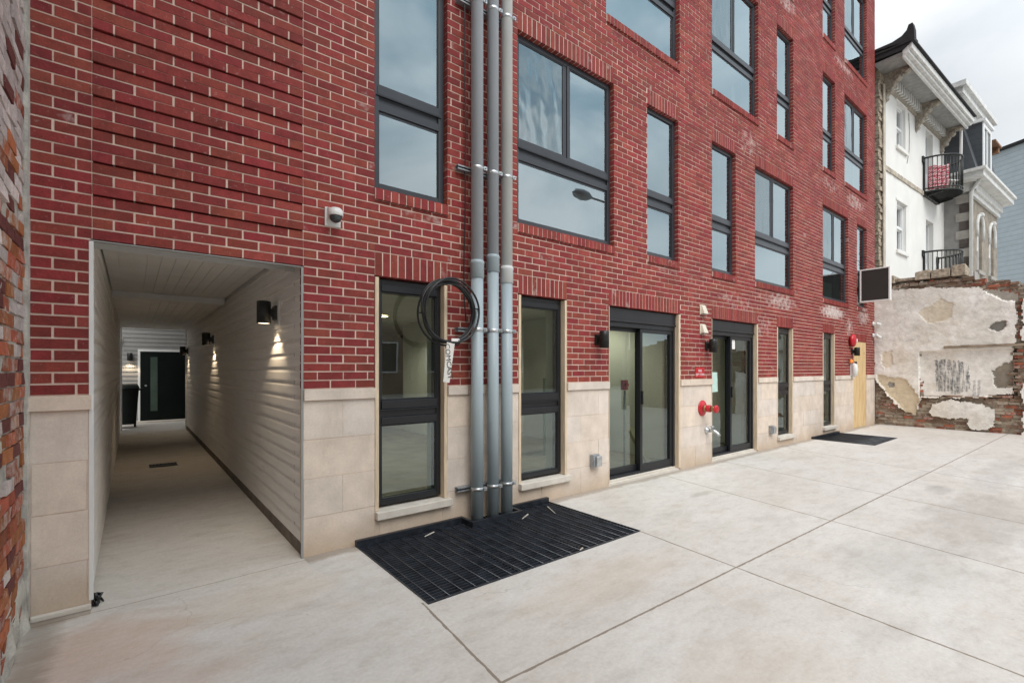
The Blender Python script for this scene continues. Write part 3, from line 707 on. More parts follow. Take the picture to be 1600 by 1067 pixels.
# ------------------------------------------------------------------ conduits
CY = -.12
PIPES = [(2.575, 2.32, 'pipe_mid', 'pipe', .059), (2.762, 2.40, 'pipe_mid', 'pipe', .056), (2.932, 2.31, 'pipe_light', 'pipe_light', .058)]
LB = ['grey conduit pipe nearest the cable coil, leftmost of the three risers', 'grey conduit pipe in the middle of the three risers', 'conduit pipe turning pale grey above its coupling, rightmost of the three risers']
CLZ = [.32, 1.83, 3.36, 4.95, 7.0]
for (x, zc, up, cpl, r), lb in zip(PIPES, LB):
    t = thing('conduit_pipe', lb, 'pipe', (x, CY, 0), 0, 'conduit risers on the brick front')
    m = MB(); m.tube([(0,0,-.05),(0,0,zc+.02)], r, 28); m.build('lower_pipe', M['pipe'], t)
    m = MB(); m.tube([(0,0,zc+.02),(0,0,ZT-.1)], r, 28); m.build('upper_pipe', M[up], t)
    m = MB(); m.lathe((0,0,zc), [(r+.001,0),(r+.007,.003),(r+.007,.13),(r+.010,.135),(r+.010,.15),(r+.001,.17)], 'z', 28); m.build('coupling', M[cpl], t)
    for z in CLZ:
        m = MB(); m.lathe((0,0,z-.017), [(r+.001,0),(r+.0035,.001),(r+.0035,.033),(r+.001,.034)], 'z', 28)
        m.box(r*.70, r*.70+.035, -r*.78-.012, -r*.78+.012, z-.017, z+.017); cl = m.build('clamp', M['galv'], t)
        m = MB(); m.cyl((r*.70+.017, -r*.78-.022, z), .008, .04, 'y', 8); m.build('bolt', M['galv_dull'], cl)
for z, lb in zip(CLZ, ['lowest steel strut channel behind the three pipes, near the grating', 'steel strut channel behind the pipes and the cable coil', 'steel strut channel behind the pipes level with the upstairs sills', 'steel strut channel behind the pipes at the top of the photo', 'steel strut channel high above the others']):
    m = MB(); x0, x1 = 2.40, 3.03
    m.box(x0, x1, -.004, .0, z-.021, z+.021); m.box(x0, x1, -.06, -.004, z+.018, z+.021); m.box(x0, x1, -.06, -.004, z-.021, z-.018)
    m.box(x0, x1, -.06, -.056, z+.008, z+.018); m.box(x0, x1, -.06, -.056, z-.018, z-.008)
    tag(m.build('strut_channel', M['galv_dull']), lb, 'bracket', 'strut channels behind the pipes')
# thin cable + coil
pts = []
z = 12.9
while z > 2.1:
    pts.append((2.485+.006*math.sin(z*2.1)+.003*math.sin(z*7), -.045+.004*math.sin(z*3.3), z)); z -= .12
pts += [(2.48,-.06,2.0), (2.47,-.09,1.9)]
tag(MB().tube(pts, .0065, 8).build('riser_cable', M['rubber']), 'thin black cable running down beside the leftmost conduit pipe', 'cable')
t = thing('cable_coil', 'coil of black cable with a white tag, hung beside the grey pipes', 'cable', (2.225, -.20, 1.965))
for i in range(6):
    rr = .256+.034*random.random(); ox, oz, oy = random.uniform(-.018,.018), random.uniform(-.020,.020), -.03+.013*i
    pp = [(ox+rr*math.cos(a)*(1+.022*math.sin(2*a+i)+.008*math.sin(5*a+2*i)), oy+.014*math.sin(a*2+i*1.3), oz+rr*1.03*math.sin(a)) for a in [k*2*math.pi/64 for k in range(64)]]
    if i == 0: coil = MB()
    coil.tube(pp, .0095, 8, closed=True)
coil.build('cable_loops', M['rubber'], t)
m = MB()
for a in (R(185), R(-75), R(10)):
    c = Vector((.270*math.cos(a), 0, .275*math.sin(a))); d = Vector((-math.sin(a),0,math.cos(a)))
    rr = Vector((math.cos(a),0,math.sin(a)))
    m.tube([c+rr*.032*math.cos(k*math.pi/8)+Vector((0,.045,0))*math.sin(k*math.pi/8) for k in range(16)], .004, 6, closed=True)
m.tube([(.285,0,.05),(.33,.03,.045),(.41,.08,.05)], .005, 6); m.build('cable_ties', M['rubber'], t)
m = MB(); m.hexa([(-.085,-.03,-.62),(-.022,-.03,-.63),(-.022,-.027,-.63),(-.085,-.027,-.62),(-.05,-.035,-.27),(.03,-.035,-.28),(.03,-.032,-.28),(-.05,-.032,-.27)])
tg = m.build('tag', simple('paper_tag', (.70,.68,.64), .7, .05, 5), t)
text_mesh('lettering', 'COMCAST', .066, M['ink'], tg, (-.033,-.0345,-.44), (R(90), R(84), 0), .0006, 1.0)
m = MB(); m.tube([(.012,-.03,-.26),(.0,-.03,-.30)], .004, 6); m.box(-.005,.075,-.04,-.03,-.262,-.236); m.build('white_tape', M['white_paint'], t)

# ------------------------------------------------------------------ floor gratings
def grating(label, x0, x1, y0, y1, seams, lip_notch=None, n_sp=.038):
    t = thing('floor_grate', label, 'grating', ((x0+x1)/2, (y0+y1)/2, 0), 0, 'steel gratings over window wells')
    m = MB(); y = y0+.02
    while y < y1-.05: m.box(x0+.012, x1-.012, y-.003, y+.003, -.032, .004); y += n_sp
    m.build('bearing_bars', M['grate_bar'], t, world=True)
    m = MB(); x = x0+.06
    while x < x1-.04: m.tube([(x+.0, y0+.01, .0045), (x+.0, y1-.04, .0045)], .0030, 6); x += .1016
    m.build('cross_rods', simple('worn_steel_rod', (.13,.135,.145), .35, .4, 12, metal=.6), t, world=True)
    m = MB(); m.box(x0, x1, y0, y0+.008, -.05, .008); m.box(x0, x0+.008, y0+.008, y1, -.05, .008); m.box(x1-.008, x1, y0+.008, y1, -.05, .008)
    for s in seams: m.box(s-.010, s-.003, y0+.008, y1-.04, -.035, .006); m.box(s+.003, s+.010, y0+.008, y1-.04, -.035, .006)
    m.build('frame', M['grate'], t, world=True)
    m = MB()
    if lip_notch:
        a, b = lip_notch
        m.box(x0, a, -.042, -.002, -.02, .05); m.box(b, x1, -.042, -.002, -.02, .05); m.box(a, b, -.235, -.20, -.02, .05); m.box(a-.03, a, -.235, -.042, -.02, .05); m.box(b, b+.03, -.235, -.042, -.02, .05)
    else: m.box(x0, x1, -.042, -.002, -.02, .045)
    m.build('wall_angle', M['grate'], t, world=True)
    return t
grating('large black steel grating at the foot of the grey pipes', *PITS[0], (2.19, 2.86), (2.48, 3.02))
grating('smaller black steel grating in front of the last narrow window', *PITS[1], (11.8,))
# bits of litter on the grating
for (x, y, l, a, lb) in ((3.02,-.30,.16,.5,'short pale strip of wood lying on the grating right of the pipes'), (3.37,-.30,.24,1.15,'long pale strip of wood lying across the grating near its far edge'), (2.04,-.16,.13,.4,'thin pale splinter lying on the grating left of the pipes'), (2.83,-1.225,.05,.3,'white chip of plaster at the front edge of the grating')):
    m = MB(); m.hexa([(-l/2,-.004,.010),(l/2,-.007,.010),(l/2,.005,.010),(-l/2,.002,.010),(-l/2,-.003,.014),(l/2,-.005,.017),(l/2,.004,.017),(-l/2,.002,.014)])
    tag(m.build('wood_scrap', M['scrap'], loc=(x,y,0), rot=(0,0,a)), lb, 'debris', 'scraps on the grating')

# ------------------------------------------------------------------ fittings on the front
t = thing('security_camera', 'white dome security camera on the brick above the passage', 'camera', (1.25, 0, 2.665))
m = MB(); m.box(-.055,.07,-.014,-.002,-.075,.075); m.build('wall_plate', M['white_plastic'], t, bevel=.004)
m = MB(); m.hexa([(-.035,-.06,-.0),(.035,-.06,-.0),(.04,-.014,-.05),(-.04,-.014,-.05),(-.035,-.06,.06),(.035,-.06,.06),(.04,-.014,.07),(-.04,-.014,.07)]); m.build('arm', M['white_plastic'], t, bevel=.004)
m = MB(); m.lathe((.005,-.085,-.01), [(.055,0),(.058,.005),(.058,.026),(.053,.046),(.038,.062),(.017,.068)], 'z', 28); m.build('housing', M['white_plastic'], t)
m = MB(); m.lathe((.005,-.085,-.011), [(.048,0),(.046,-.017),(.036,-.036),(.018,-.047),(.004,-.050)], 'z', 28); m.build('dome', M['glass_dark'], t)
for (z, tilt, lb) in ((2.63,0,'white bullet camera at the building corner, upper of the two'), (2.33,1,'white camera on a bent arm at the building corner, lower of the two')):
    t = thing('security_camera', lb, 'camera', (15.15, 0, z), 0, 'white cameras at the far corner')
    m = MB(); m.lathe((0,0,0), [(.055,.003),(.055,.03),(.03,.045)], '-y', 20); m.build('base', M['white_plastic'], t)
    e = Vector((.04,-.09,.0)) if not tilt else Vector((.03,-.09,-.01)); d = Vector((.62,-.30,-.10)) if not tilt else Vector((.55,-.35,-.40))
    m = MB(); m.tube([(0,-.03,0), (.01,-.07,.0), e], .018, 10); m.build('arm', M['white_plastic'], t)
    m = MB(); m.tube([e-d*.06, e-d*.055, e+d*.14, e+d*.15], [.02,.038,.038,.034], 18); m.build('camera_body', M['white_plastic'], t)
    m = MB(); m.tube([e+d*.15, e+d*.155], [.030,.030], 18); m.build('lens', M['glass_dark'], t)
def vent(label, z, parts=True):
    t = thing('wall_vent', label, 'vent', (6.80, 0, z), 0, 'white vents beside the second sliding door')
    m = MB(); m.box(-.075,.075,-.012,-.002,-.075,.075); m.build('flange', M['vent'], t, bevel=.003)
    m = MB(); m.hexa([(-.06,-.075,-.065),(.06,-.075,-.065),(.065,-.012,-.065),(-.065,-.012,-.065),(-.045,-.03,.065),(.045,-.03,.065),(.05,-.012,.07),(-.05,-.012,.07)]); m.build('hood', M['vent'], t, bevel=.004)
    m = MB(); m.box(-.05,.05,-.07,-.02,-.072,-.066); m.build('flap', M['galv_dull'], t)
vent('cream vent hood above the other, beside the second sliding door', 2.355); vent('cream vent hood just above the black cylinder light', 2.065)
# red sign
t = thing('fire_sign', 'small red sign with white lettering above the red fire connection', 'sign', (6.73, 0, 1.405))
m = MB(); m.box(-.125,.125,-.006,-.002,-.075,.075); m.build('panel', M['red'], t)
text_mesh('lettering', 'FIRE', .052, M['white_paint'], t, (0,-.008,.022), (R(90),0,0), .0006, 1.1)
text_mesh('lettering', 'DEPT CONN', .050, M['white_paint'], t, (0,-.008,-.035), (R(90),0,0), .0006, .85)
# fire connection
t = thing('fire_connection', 'red fire department connection projecting from the limestone', 'hydrant', (6.80, 0, .86))
m = MB(); m.lathe((0,0,0), [(.120,.002),(.120,.010),(.11,.018),(.06,.028),(.055,.034)], '-y', 32); m.build('wall_flange', M['red'], t)
m = MB(); m.lathe((0,0,0), [(.05,.026),(.05,.075)], '-y', 20); m.build('neck', M['brass'], t)
for s in (0,):
    m = MB(); m.lathe((0,0,0), [(.050,.075),(.054,.085),(.054,.140),(.048,.145)], '-y', 8); m.build('swivel', M['red'], t)
    m = MB(); m.lathe((0,0,0), [(.040,.145),(.040,.21)], '-y', 20); m.build('coupling', M['brass'], t)
    m = MB(); m.lathe((0,0,0), [(.050,.21),(.060,.215),(.060,.235),(.045,.243),(.015,.245)], '-y', 24); m.build('cap', M['red'], t)
    m = MB(); m.tube([(-.07,-.225,.0),(.07,-.225,.0)], .010, 8); m.build('lug', M['red'], t)
# hose bib
t = thing('hose_tap', 'chrome wall tap below the red fire connection', 'tap', (6.93, 0, .515))
m = MB(); m.lathe((0,0,0), [(.055,.002),(.055,.012),(.035,.02),(.03,.05)], '-y', 20); m.build('wall_flange', M['galv'], t)
m = MB(); m.tube([(0,-.04,0),(0,-.10,.0),(.01,-.13,-.01),(.035,-.17,-.05),(.04,-.185,-.075)], [.024,.026,.026,.022,.024], 14); m.build('spout', M['galv'], t)
m = MB(); m.tube([(0,-.085,.0),(0,-.085,.055)], .009, 10); m.lathe((0,-.085,.055), [(.01,0),(.034,.004),(.034,.012),(.012,.018)], 'z', 12); m.build('handle', M['galv'], t)
# outlet boxes
def outlet(label, x, z):
    t = thing('outlet_box', label, 'outlet', (x, 0, z), 0, 'outdoor outlet boxes in the limestone')
    m = MB(); m.box(-.06,.06,-.055,-.002,-.075,.075); m.build('box', M['galv_dull'], t, bevel=.006)
    m = MB(); m.box(-.02,.075,-.085,-.056,-.07,.06); m.build('cover', M['galv'], t, bevel=.012)
    m = MB(); m.box(-.055,-.025,-.064,-.056,-.06,.06); m.build('hinge', M['galv_dull'], t, bevel=.003)
outlet('grey metal outlet box in the stone left of the first sliding door', 4.34, .36)
outlet('grey metal outlet box in the stone left of the third narrow window', 9.13, .35)
# paper notice on sliding door two
m = MB(); m.hexa([(-.105,0,-.16),(.105,.0,-.15),(.105,.002,-.15),(-.105,.002,-.16),(-.12,0,.17),(.09,.0,.165),(.09,.002,.165),(-.12,.002,.17)])
m.box(-.07,.07,-.001,.0,.06,.075); m.box(-.07,.06,-.001,.0,.02,.03); m.box(-.07,.07,-.001,.0,-.03,-.02)
tag(m.build('paper_notice', M['paper'], loc=(7.44, .150, 1.235)), 'mint green paper notice stuck inside the second sliding door', 'notice')
m = MB(); m.box(-.05,.05,0,.002,-.09,.09); m.box(-.03,.03,-.001,0,-.02,.05)
tag(m.build('window_sticker', M['white_paint'], loc=(7.95, .088, 1.88)), 'small white sticker high on the glass of the second sliding door', 'sticker')
# alarm, beacon and handset by the plywood door
t = thing('fire_alarm', 'round red fire alarm beside the head of the plywood door', 'alarm', (13.44, 0, 2.13))
m = MB(); m.lathe((0,0,0), [(.10,.002),(.10,.03),(.14,.035),(.15,.06),(.135,.09),(.07,.115),(.02,.12)], '-y', 28); m.build('gong', M['red'], t)
m = MB(); m.box(.04,.10,-.125,-.09,-.04,.04); m.build('strobe', M['white_plastic'], t, bevel=.008)
t = thing('orange_beacon', 'small orange light glowing beside the plywood door', 'light', (13.40, 0, 1.64))
m = MB(); m.box(-.07,.07,-.03,-.002,-.06,.06); m.build('base', M['brass'], t, bevel=.006)
m = MB(); m.lathe((0,0,0), [(.04,.03),(.04,.045),(.028,.06),(.01,.064)], '-y', 18); m.build('lens', M['orange_lens'], t)
t = thing('emergency_light', 'white curved emergency light fixed low beside the plywood door', 'light', (13.47, 0, 1.43))
m = MB(); m.tube([(0,-.05,-.16),(0,-.075,-.12),(0,-.085,0),(0,-.075,.12),(0,-.05,.15)], [.03,.06,.07,.06,.03], 16); m.box(-.05,.05,-.06,-.002,-.14,.14); m.build('housing', M['white_plastic'], t)
m = MB(); m.box(.03,.075,-.11,-.06,.14,.20); m.build('bracket', M['black'], t)
# projecting sign
t = thing('projecting_sign', 'blank dark sign with a white border projecting from the front corner', 'sign', (14.05, -.34, 3.08))
m = MB(); m.box(-.055,.055,-.27,.27,.03,.77); m.build('panel', M['signpanel'], t)
m = MB(); 
for (a,b,c,d) in ((-.30,-.27,0,.80),(.27,.30,0,.80)): m.box(-.065,.065,a,b,c,d)
m.box(-.065,.065,-.27,.27,0,.03); m.box(-.065,.065,-.27,.27,.77,.80); m.build('border', M['white_paint'], t, bevel=.003)
m = MB(); m.bar((0,.30,.70),(0,.338,.70),.03,.05); m.bar((0,.30,.12),(0,.338,.12),.03,.05); m.box(-.05,.05,.328,.339,.02,.78); m.build('bracket', M['black'], t)
m = MB(); m.tube([(0,-.1,.80),(0,.12,.98),(0,.335,1.22)], .006, 6); m.tube([(0,.2,.80),(-.03,.335,.95)], .006, 6); m.tube([(-.3,.335,.98),(-.15,.30,1.02),(0,.25,.80)], .006, 6); m.build('stay_wire', M['black'], t)
# security bar behind first sliding door
tag(MB().bar((5.48,.33,.62),(6.02,.42,.06),.05,.09).build('wood_plank', M['wood']), 'wooden plank leaning behind the right pane of the first sliding door', 'plank')
m = MB(); m.box(-.05,.05,-.03,.03,-.07,.07)
m.lathe((0,-.03,.0), [(.035,0),(.03,.03)], '-y', 14)
tag(m.build('alarm_pull', M['red'], loc=(5.47,.42,1.23), bevel=.006), 'red alarm box seen through the first sliding door', 'alarm')
tag(MB().tube([(5.47,.42,.02),(5.47,.42,1.15)], .015, 8).build('alarm_post', M['galv_dull']), 'slim metal post under the red alarm box', 'post')

# ------------------------------------------------------------------ old brick party wall on the left
W = thing('old_brick_wall', 'crumbling old brick wall with flaking whitewash at the left edge', 'wall', (-.6, -1, 0))
def old_col(rnd, z, wl):
    t = rnd.random(); n = noise.noise(Vector((z*.6, wl*1.2, 3)))
    lim = min(.85, max(.05, (z-1.25)*.48+n*.7))
    if t < lim: k = rnd.uniform(.75, 1.15); return (.66*k, .585*k, .555*k, 0)
    if t < lim+.12: return (.16,.05,.045,0)
    k = rnd.uniform(.7, 1.25); return (.42*k, .125*k*rnd.uniform(.8,1.3), .06*k, rnd.choice([.25,.35,.45]))
m = MB(); z = .02; n = 0
while z < 11:
    y = -1.7 + (.1 if n % 2 else 0)
    while y < -.05:
        y1 = min(y+.2, -.045); 
        if rnd.random() > .05 and y1-y > .03:
            d = rnd.uniform(-.004,.005)+.008*noise.noise(Vector((y*3,z*3,1))); jj = lambda: rnd.uniform(-.004,.004)
            x = -.476+d
            m.hexa([(-.55,y+.006,z),(x+jj(),y+.005+jj(),z+.003+jj()),(x+jj(),y1-.005+jj(),z+.003+jj()),(-.55,y1-.006,z),
                    (-.55,y+.006,z+.07),(x+jj(),y+.005+jj(),z+.067+jj()),(x+jj(),y1-.005+jj(),z+.067+jj()),(-.55,y1-.006,z+.07)], old_col(rnd, z, y), 0, ('-x',))
        y += .2
    z += .075; n += 1
m.build('old_bricks', M['oldbrick'], W, world=True)
m = MB(); step = .05; ys = [-1.7+i*step for i in range(34)]; zs = [0+i*.06 for i in range(185)]
def mx(y, z): return -.486 + .009*noise.noise(Vector((y*9, z*9, 0))) + .008*noise.noise(Vector((y*25, z*25, 4))) + (max(0,.35-z)*.12*(.6+noise.noise(Vector((y*6, z*6, 9)))))
for i in range(len(ys)-1):
    for j in range(len(zs)-1):
        a,b,c,d = ys[i],ys[i+1],zs[j],zs[j+1]
        m.quad((mx(a,c),a,c),(mx(b,c),b,c),(mx(b,d),b,d),(mx(a,d),a,d), sm=True)
m.build('old_mortar', M['mortar_grey'], W, world=True)
m = MB(); m.box(-.9,-.56,-6,-.02,0,11); m.box(-.57,-.50,-6,-1.7,0,11); m.build('wall_core', M['mortar_grey'], W, world=True)
m = MB(); zz = 0
while zz < 11:
    z2 = zz+.25; o = lambda z: .006*noise.noise(Vector((z*2.3, 0, 5)))
    m.hexa([(-.50,-.048,zz),(-.462+o(zz),-.044,zz),(-.455+o(zz)*.5,.004,zz),(-.50,.004,zz),(-.50,-.048,z2),(-.462+o(z2),-.044,z2),(-.455+o(z2)*.5,.004,z2),(-.50,.004,z2)], skip=('-z','+z') if 0 < zz < 10.7 else ()); zz = z2
m.build('mortar_joint', M['mortar_grey'], W, world=True)

# ------------------------------------------------------------------ ruined plaster wall at the far end
RX = 15.37
PW = thing('ruined_wall', 'ruined brick wall with flaking white plaster closing the far end of the yard', 'wall', (15.55, -1.5, 0))
def wp(zx, zy):  # measured in the enlarged crop of the photo (x3.333 from 1300,400) -> wall y,z
    px, py = 1300+zx/3.3333, 400+zy/3.3333
    u = (px-800)/745.87; d = (.6236+.7818*u, .7818-.6236*u); t = RX/d[0]
    return (d[1]*t-3.88, 1.46+(576-py)/745.87*t)
def poly(pts): return [wp(*p) for p in pts]
P_main = poly([(215,235),(300,180),(420,172),(560,165),(760,165),(850,200),(960,235),(966,440),(945,480),(945,720),(830,735),(470,735),(455,790),(440,825),(390,812),(320,765),(262,690),(225,640)])
P_low = poly([(505,810),(540,770),(640,745),(780,770),(850,800),(838,835),(852,890),(800,907),(725,900),(703,870),(722,845),(640,846),(520,832)])
P_right = poly([(990,660),(1300,600),(1300,1000),(990,945)]); P_right2 = poly([(992,225),(1300,240),(1300,450),(992,440)])
P_beige = poly([(235,615),(380,640),(432,705),(455,760),(442,826),(388,812),(300,735),(240,650)])
P_beige2 = poly([(262,505),(318,495),(325,560),(280,590),(258,570)]); P_beige3 = poly([(450,300),(560,220),(640,250),(620,330),(500,350)])
P_grey1 = poly([(815,388),(850,345),(905,338),(912,370),(870,394)]); P_grey2 = poly([(835,600),(890,560),(950,545),(950,672),(868,694),(842,640)])
P_dark = poly([(535,545),(600,540),(715,560),(712,712),(540,714)]); P_dark2 = poly([(720,650),(775,650),(770,730),(740,735)])
P_spot = poly([(640,560),(665,545),(685,575),(665,600),(645,590)]); P_hole = poly([(292,668),(305,655),(330,660),(330,680),(305,684)])
P_rec = poly([(457,497),(942,480),(942,722),(830,731),(457,733)])
P_render = poly([(790,172),(960,190),(962,245),(880,225)])
def inside(P, y, z):
    c = False; j = len(P)-1
    for i in range(len(P)):
        (a,b),(d,e) = P[i],P[j]
        if (b > z) != (e > z) and y < (d-a)*(z-b)/(e-b)+a: c = not c
        j = i
    return c
def nz(y, z, s, k): return noise.noise(Vector((y*s, z*s, k)))
ng = .020; ny, nzc = int(4.0/ng), int(3.9/ng)
def topz(y): return 3.66 + .05*nz(y,0,2,7) + .04*nz(y,0,7,2) - max(0,(-y-1.4))*.22
cell = {}
for i in range(ny):
    for j in range(nzc):
        y, z = -4.0+(i+.5)*ng, -.1+(j+.5)*ng
        yy, zz = y+.05*nz(y,z,4,1)+.03*nz(y,z,13,2)+.014*nz(y,z,34,2), z+.05*nz(y,z,4,3)+.03*nz(y,z,13,4)+.014*nz(y,z,34,4)
        if inside(P_grey2, yy, zz): c = (.27,.235,.19,0); th = .012
        elif inside(P_grey1, yy, zz) or inside(P_hole, yy, zz): c = (.24,.23,.21,0); th = .010
        elif inside(P_beige, yy, zz): c = (.68,.58,.43,0); th = .022
        elif inside(P_render, yy, zz): c = (.34,.31,.27,0); th = .016
        elif any(inside(P, yy, zz) for P in (P_main, P_low, P_right, P_right2)):
            c = (.86,.835,.79,0); th = .052
            if inside(P_beige2, yy, zz) or inside(P_beige3, yy, zz): c = (.76,.69,.56,0); th = .040
            if inside(P_dark, yy, zz) or inside(P_spot, yy, zz) or inside(P_dark2, yy, zz): c = (*c[:3], 1.0 if not inside(P_dark2, yy, zz) else .6)
        else: continue
        cell[(i,j)] = (c, th)
def hx(i, j):
    y, z = -4.0+i*ng, -.1+j*ng; ths = [cell[k][1] for k in ((i,j),(i-1,j),(i,j-1),(i-1,j-1)) if k in cell]
    th = sum(ths)/len(ths); d = 0
    if inside(P_rec, y, z): d = .075
    return RX+.0 - th + d + .010*nz(y,z,2.2,5)+.005*nz(y,z,9,6)+.0025*nz(y,z,30,6)
m = MB(); idx = {}
def vid(i, j, back=False):
    k = (i, j, back)
    if k not in idx:
        idx[k] = len(m.v); y, z = -4.0+i*ng, -.1+j*ng
        y += .009*nz(y,z,20,8); z += .009*nz(y,z,20,9)
        m.v.append((RX+.14 if back else hx(i,j), y, z))
    return idx[k]
for (i,j), (c, th) in cell.items():
    m.f.append((vid(i,j),vid(i,j+1),vid(i+1,j+1),vid(i+1,j))); m.c.append(c); m.m.append(0); m.sm.append(False)
    for (di,dj,a,b) in ((-1,0,(i,j),(i,j+1)),(1,0,(i+1,j+1),(i+1,j)),(0,-1,(i+1,j),(i,j)),(0,1,(i,j+1),(i+1,j+1))):
        if (i+di,j+dj) not in cell:
            m.f.append((vid(*a),vid(*a,True),vid(*b,True),vid(*b))); m.c.append((.40,.36,.30,0)); m.m.append(0); m.sm.append(False)
m.build('plaster', M['plaster'], PW, world=True)
# bricks behind, rough courses
def rcol(rnd, y, z):
    t = rnd.random()
    if t < (.30 if z < 3.45 else (.05 if y > -1.9 else .7)): k = rnd.uniform(.7,1.25); return (.36*k,.125*k,.075*k, rnd.choice([0,.3,.45]))
    if t < .65: k = rnd.uniform(.7,1.2); return (.24*k,.16*k,.11*k, rnd.choice([0,.4]))
    k = rnd.uniform(.75,1.25); return (.36*k,.30*k,.235*k, 0)
m = MB(); z = -.02; n = 0
while z < 3.95:
    hgt = .068 if z < 3.5 else rnd.uniform(.06,.10)
    y = -4.2+(.1 if n % 2 else 0)
    while y < -.004:
        L = .2*rnd.uniform(.85,1.1); y1 = min(y+L, -.004); zt = topz((y+y1)/2)+.10*nz(y,0,3,3)
        if inside(P_rec, (y+y1)/2, z+.03) or (z+hgt > zt) or rnd.random() < .025 or y1-y < .03: y += L; continue
        jj = lambda s=.006: rnd.uniform(-s, s)
        pr = rnd.uniform(-.016,.016) - (rnd.uniform(0,.05) if z > 3.5 else 0); x = RX+.012+pr
        m.hexa([(x+jj(),y+.006+jj(),z+.006+jj()),(RX+.3,y+.006,z),(RX+.3,y1-.006,z),(x+jj(),y1-.006+jj(),z+.006+jj()),
                (x+jj(),y+.006+jj(),z+hgt-.004+jj()),(RX+.3,y+.006,z+hgt),(RX+.3,y1-.006,z+hgt),(x+jj(),y1-.006+jj(),z+hgt-.004+jj())], rcol(rnd, y, z), 0, ('+x',))
        y += L
    z += hgt+.006; n += 1
m.build('exposed_bricks', M['oldbrick'], PW, world=True)
m = MB(); yy = -8.0
while yy < -.02:
    y2 = min(yy+.3, -.006); m.box(RX+.028 if yy > -4.2 else RX, RX+.42, yy, y2, -.05, topz((yy+y2)/2)-.10) if not (-2.6 < (yy+y2)/2 < -.9) else (m.box(RX+.028,RX+.42,yy,y2,-.05,.74), m.box(RX+.028,RX+.42,yy,y2,1.96,topz((yy+y2)/2)-.10), m.box(RX+.16,RX+.42,yy,y2,.74,1.96))
    yy += .3
m.build('wall_core', M['rubble'], PW, world=True)
# shelf and timber lintel, broken slab on top
m = MB(); a, b = wp(585,478), wp(1010,462); n = 9
for i in range(n):
    t0, t1 = i/n, (i+1)/n; ya, yb = a[0]+(b[0]-a[0])*t0, a[0]+(b[0]-a[0])*t1; za, zb = a[1]+(b[1]-a[1])*t0, a[1]+(b[1]-a[1])*t1
    p = .08+.02*nz(ya,1,6,1); q = .04+.012*nz(ya,4,5,2)
    m.hexa([(RX-p,yb,zb-.02),(RX+.1,yb,zb-.02),(RX+.1,ya,za-.02),(RX-p,ya,za-.02),(RX-p*.9,yb,zb+q),(RX+.1,yb,zb+q),(RX+.1,ya,za+q),(RX-p*.9,ya,za+q)])
m.build('timber_shelf', simple('rotten_timber', (.28,.22,.16), .95, .4, 12, .7, 30, stretch=(1,.3,3)), PW, world=True)
m = MB(); a, b = wp(595,730), wp(815,735); m.box(RX-.045, RX+.05, b[0], a[0], a[1]-.02, a[1]+.02); m.build('timber_sill', M['brown_wood'], PW, world=True, bevel=.005)
m = MB(); y = -.02; i = 0
while y > -1.55:
    L = rnd.uniform(.22,.45); zt = 3.66+.03*rnd.random()
    if i != 1: m.hexa([(RX-.09+rnd.uniform(-.03,.03),y-L+.01,zt-.02),(RX+.5,y-L,zt),(RX+.5,y,zt),(RX-.09+rnd.uniform(-.03,.03),y-.01,zt-.02),(RX-.07,y-L+.015,zt+rnd.uniform(.17,.26)),(RX+.5,y-L,zt+.16),(RX+.5,y,zt+.16),(RX-.07,y-.015,zt+rnd.uniform(.17,.26))])
    else: m.hexa([(RX-.02,y-L,zt+.02),(RX+.5,y-L,zt+.02),(RX+.5,y,zt+.02),(RX-.02,y,zt+.02),(RX-.02,y-L,zt+.09),(RX+.5,y-L,zt+.1),(RX+.5,y,zt+.1),(RX-.02,y,zt+.1)])
    y -= L; i += 1
m.build('broken_slab', M['rubble'], PW, world=True, bevel=.012)
m = MB()
for i in range(60):
    y = rnd.uniform(-3.2,-.05); z = topz(y)+rnd.uniform(-.12,.0); s = rnd.uniform(.03,.09); c = Vector((RX+rnd.uniform(.0,.3), y, z))
    q = [c+Vector((sx*s*rnd.uniform(.6,1.2), sy*s*rnd.uniform(.8,1.6), sz*s*rnd.uniform(.4,.7))) for sz in (-1,1) for (sx,sy) in ((-1,-1),(1,-1),(1,1),(-1,1))]
    m.hexa(q, rcol(rnd, y, z))
m.build('rubble_top', M['oldbrick'], PW, world=True)

# ------------------------------------------------------------------ white stucco house
HA = R(-3); HX, HY = 16.13, 0.0
H = thing('white_house', 'white stucco rowhouse with a bracketed cornice behind the ruined wall', 'house', (HX, HY, 0), HA)
WH = [(1.04,1.80,7.86,9.12), (1.06,1.86,4.88,6.28)]; DH = [(3.72,4.50,6.98,9.12), (3.76,4.56,4.02,6.24)]
W_ = 5.78
m = MB(); hh = WH+DH
holed_sheet(m, [0, W_], [0, 9.5], hh, lambda a,b,c,d: m.quad((a,0,c),(b,0,c),(b,0,d),(a,0,d)))
for (a,b,c,d) in hh:
    for q in (((a,0,c),(a,0,d),(a,.22,d),(a,.22,c)), ((b,0,c),(b,.22,c),(b,.22,d),(b,0,d)), ((a,0,d),(b,0,d),(b,.22,d),(a,.22,d)), ((a,0,c),(a,.22,c),(b,.22,c),(b,0,c))): m.quad(*q)
m.box(0, W_, .23, 8, 0, 9.5, skip=('-y',)); m.quad((0,0,0),(0,.23,0),(0,.23,9.5),(0,0,9.5)); m.quad((W_,0,0),(W_,0,9.5),(W_,.23,9.5),(W_,.23,0)); m.build('wall', M['white_stucco'], H)
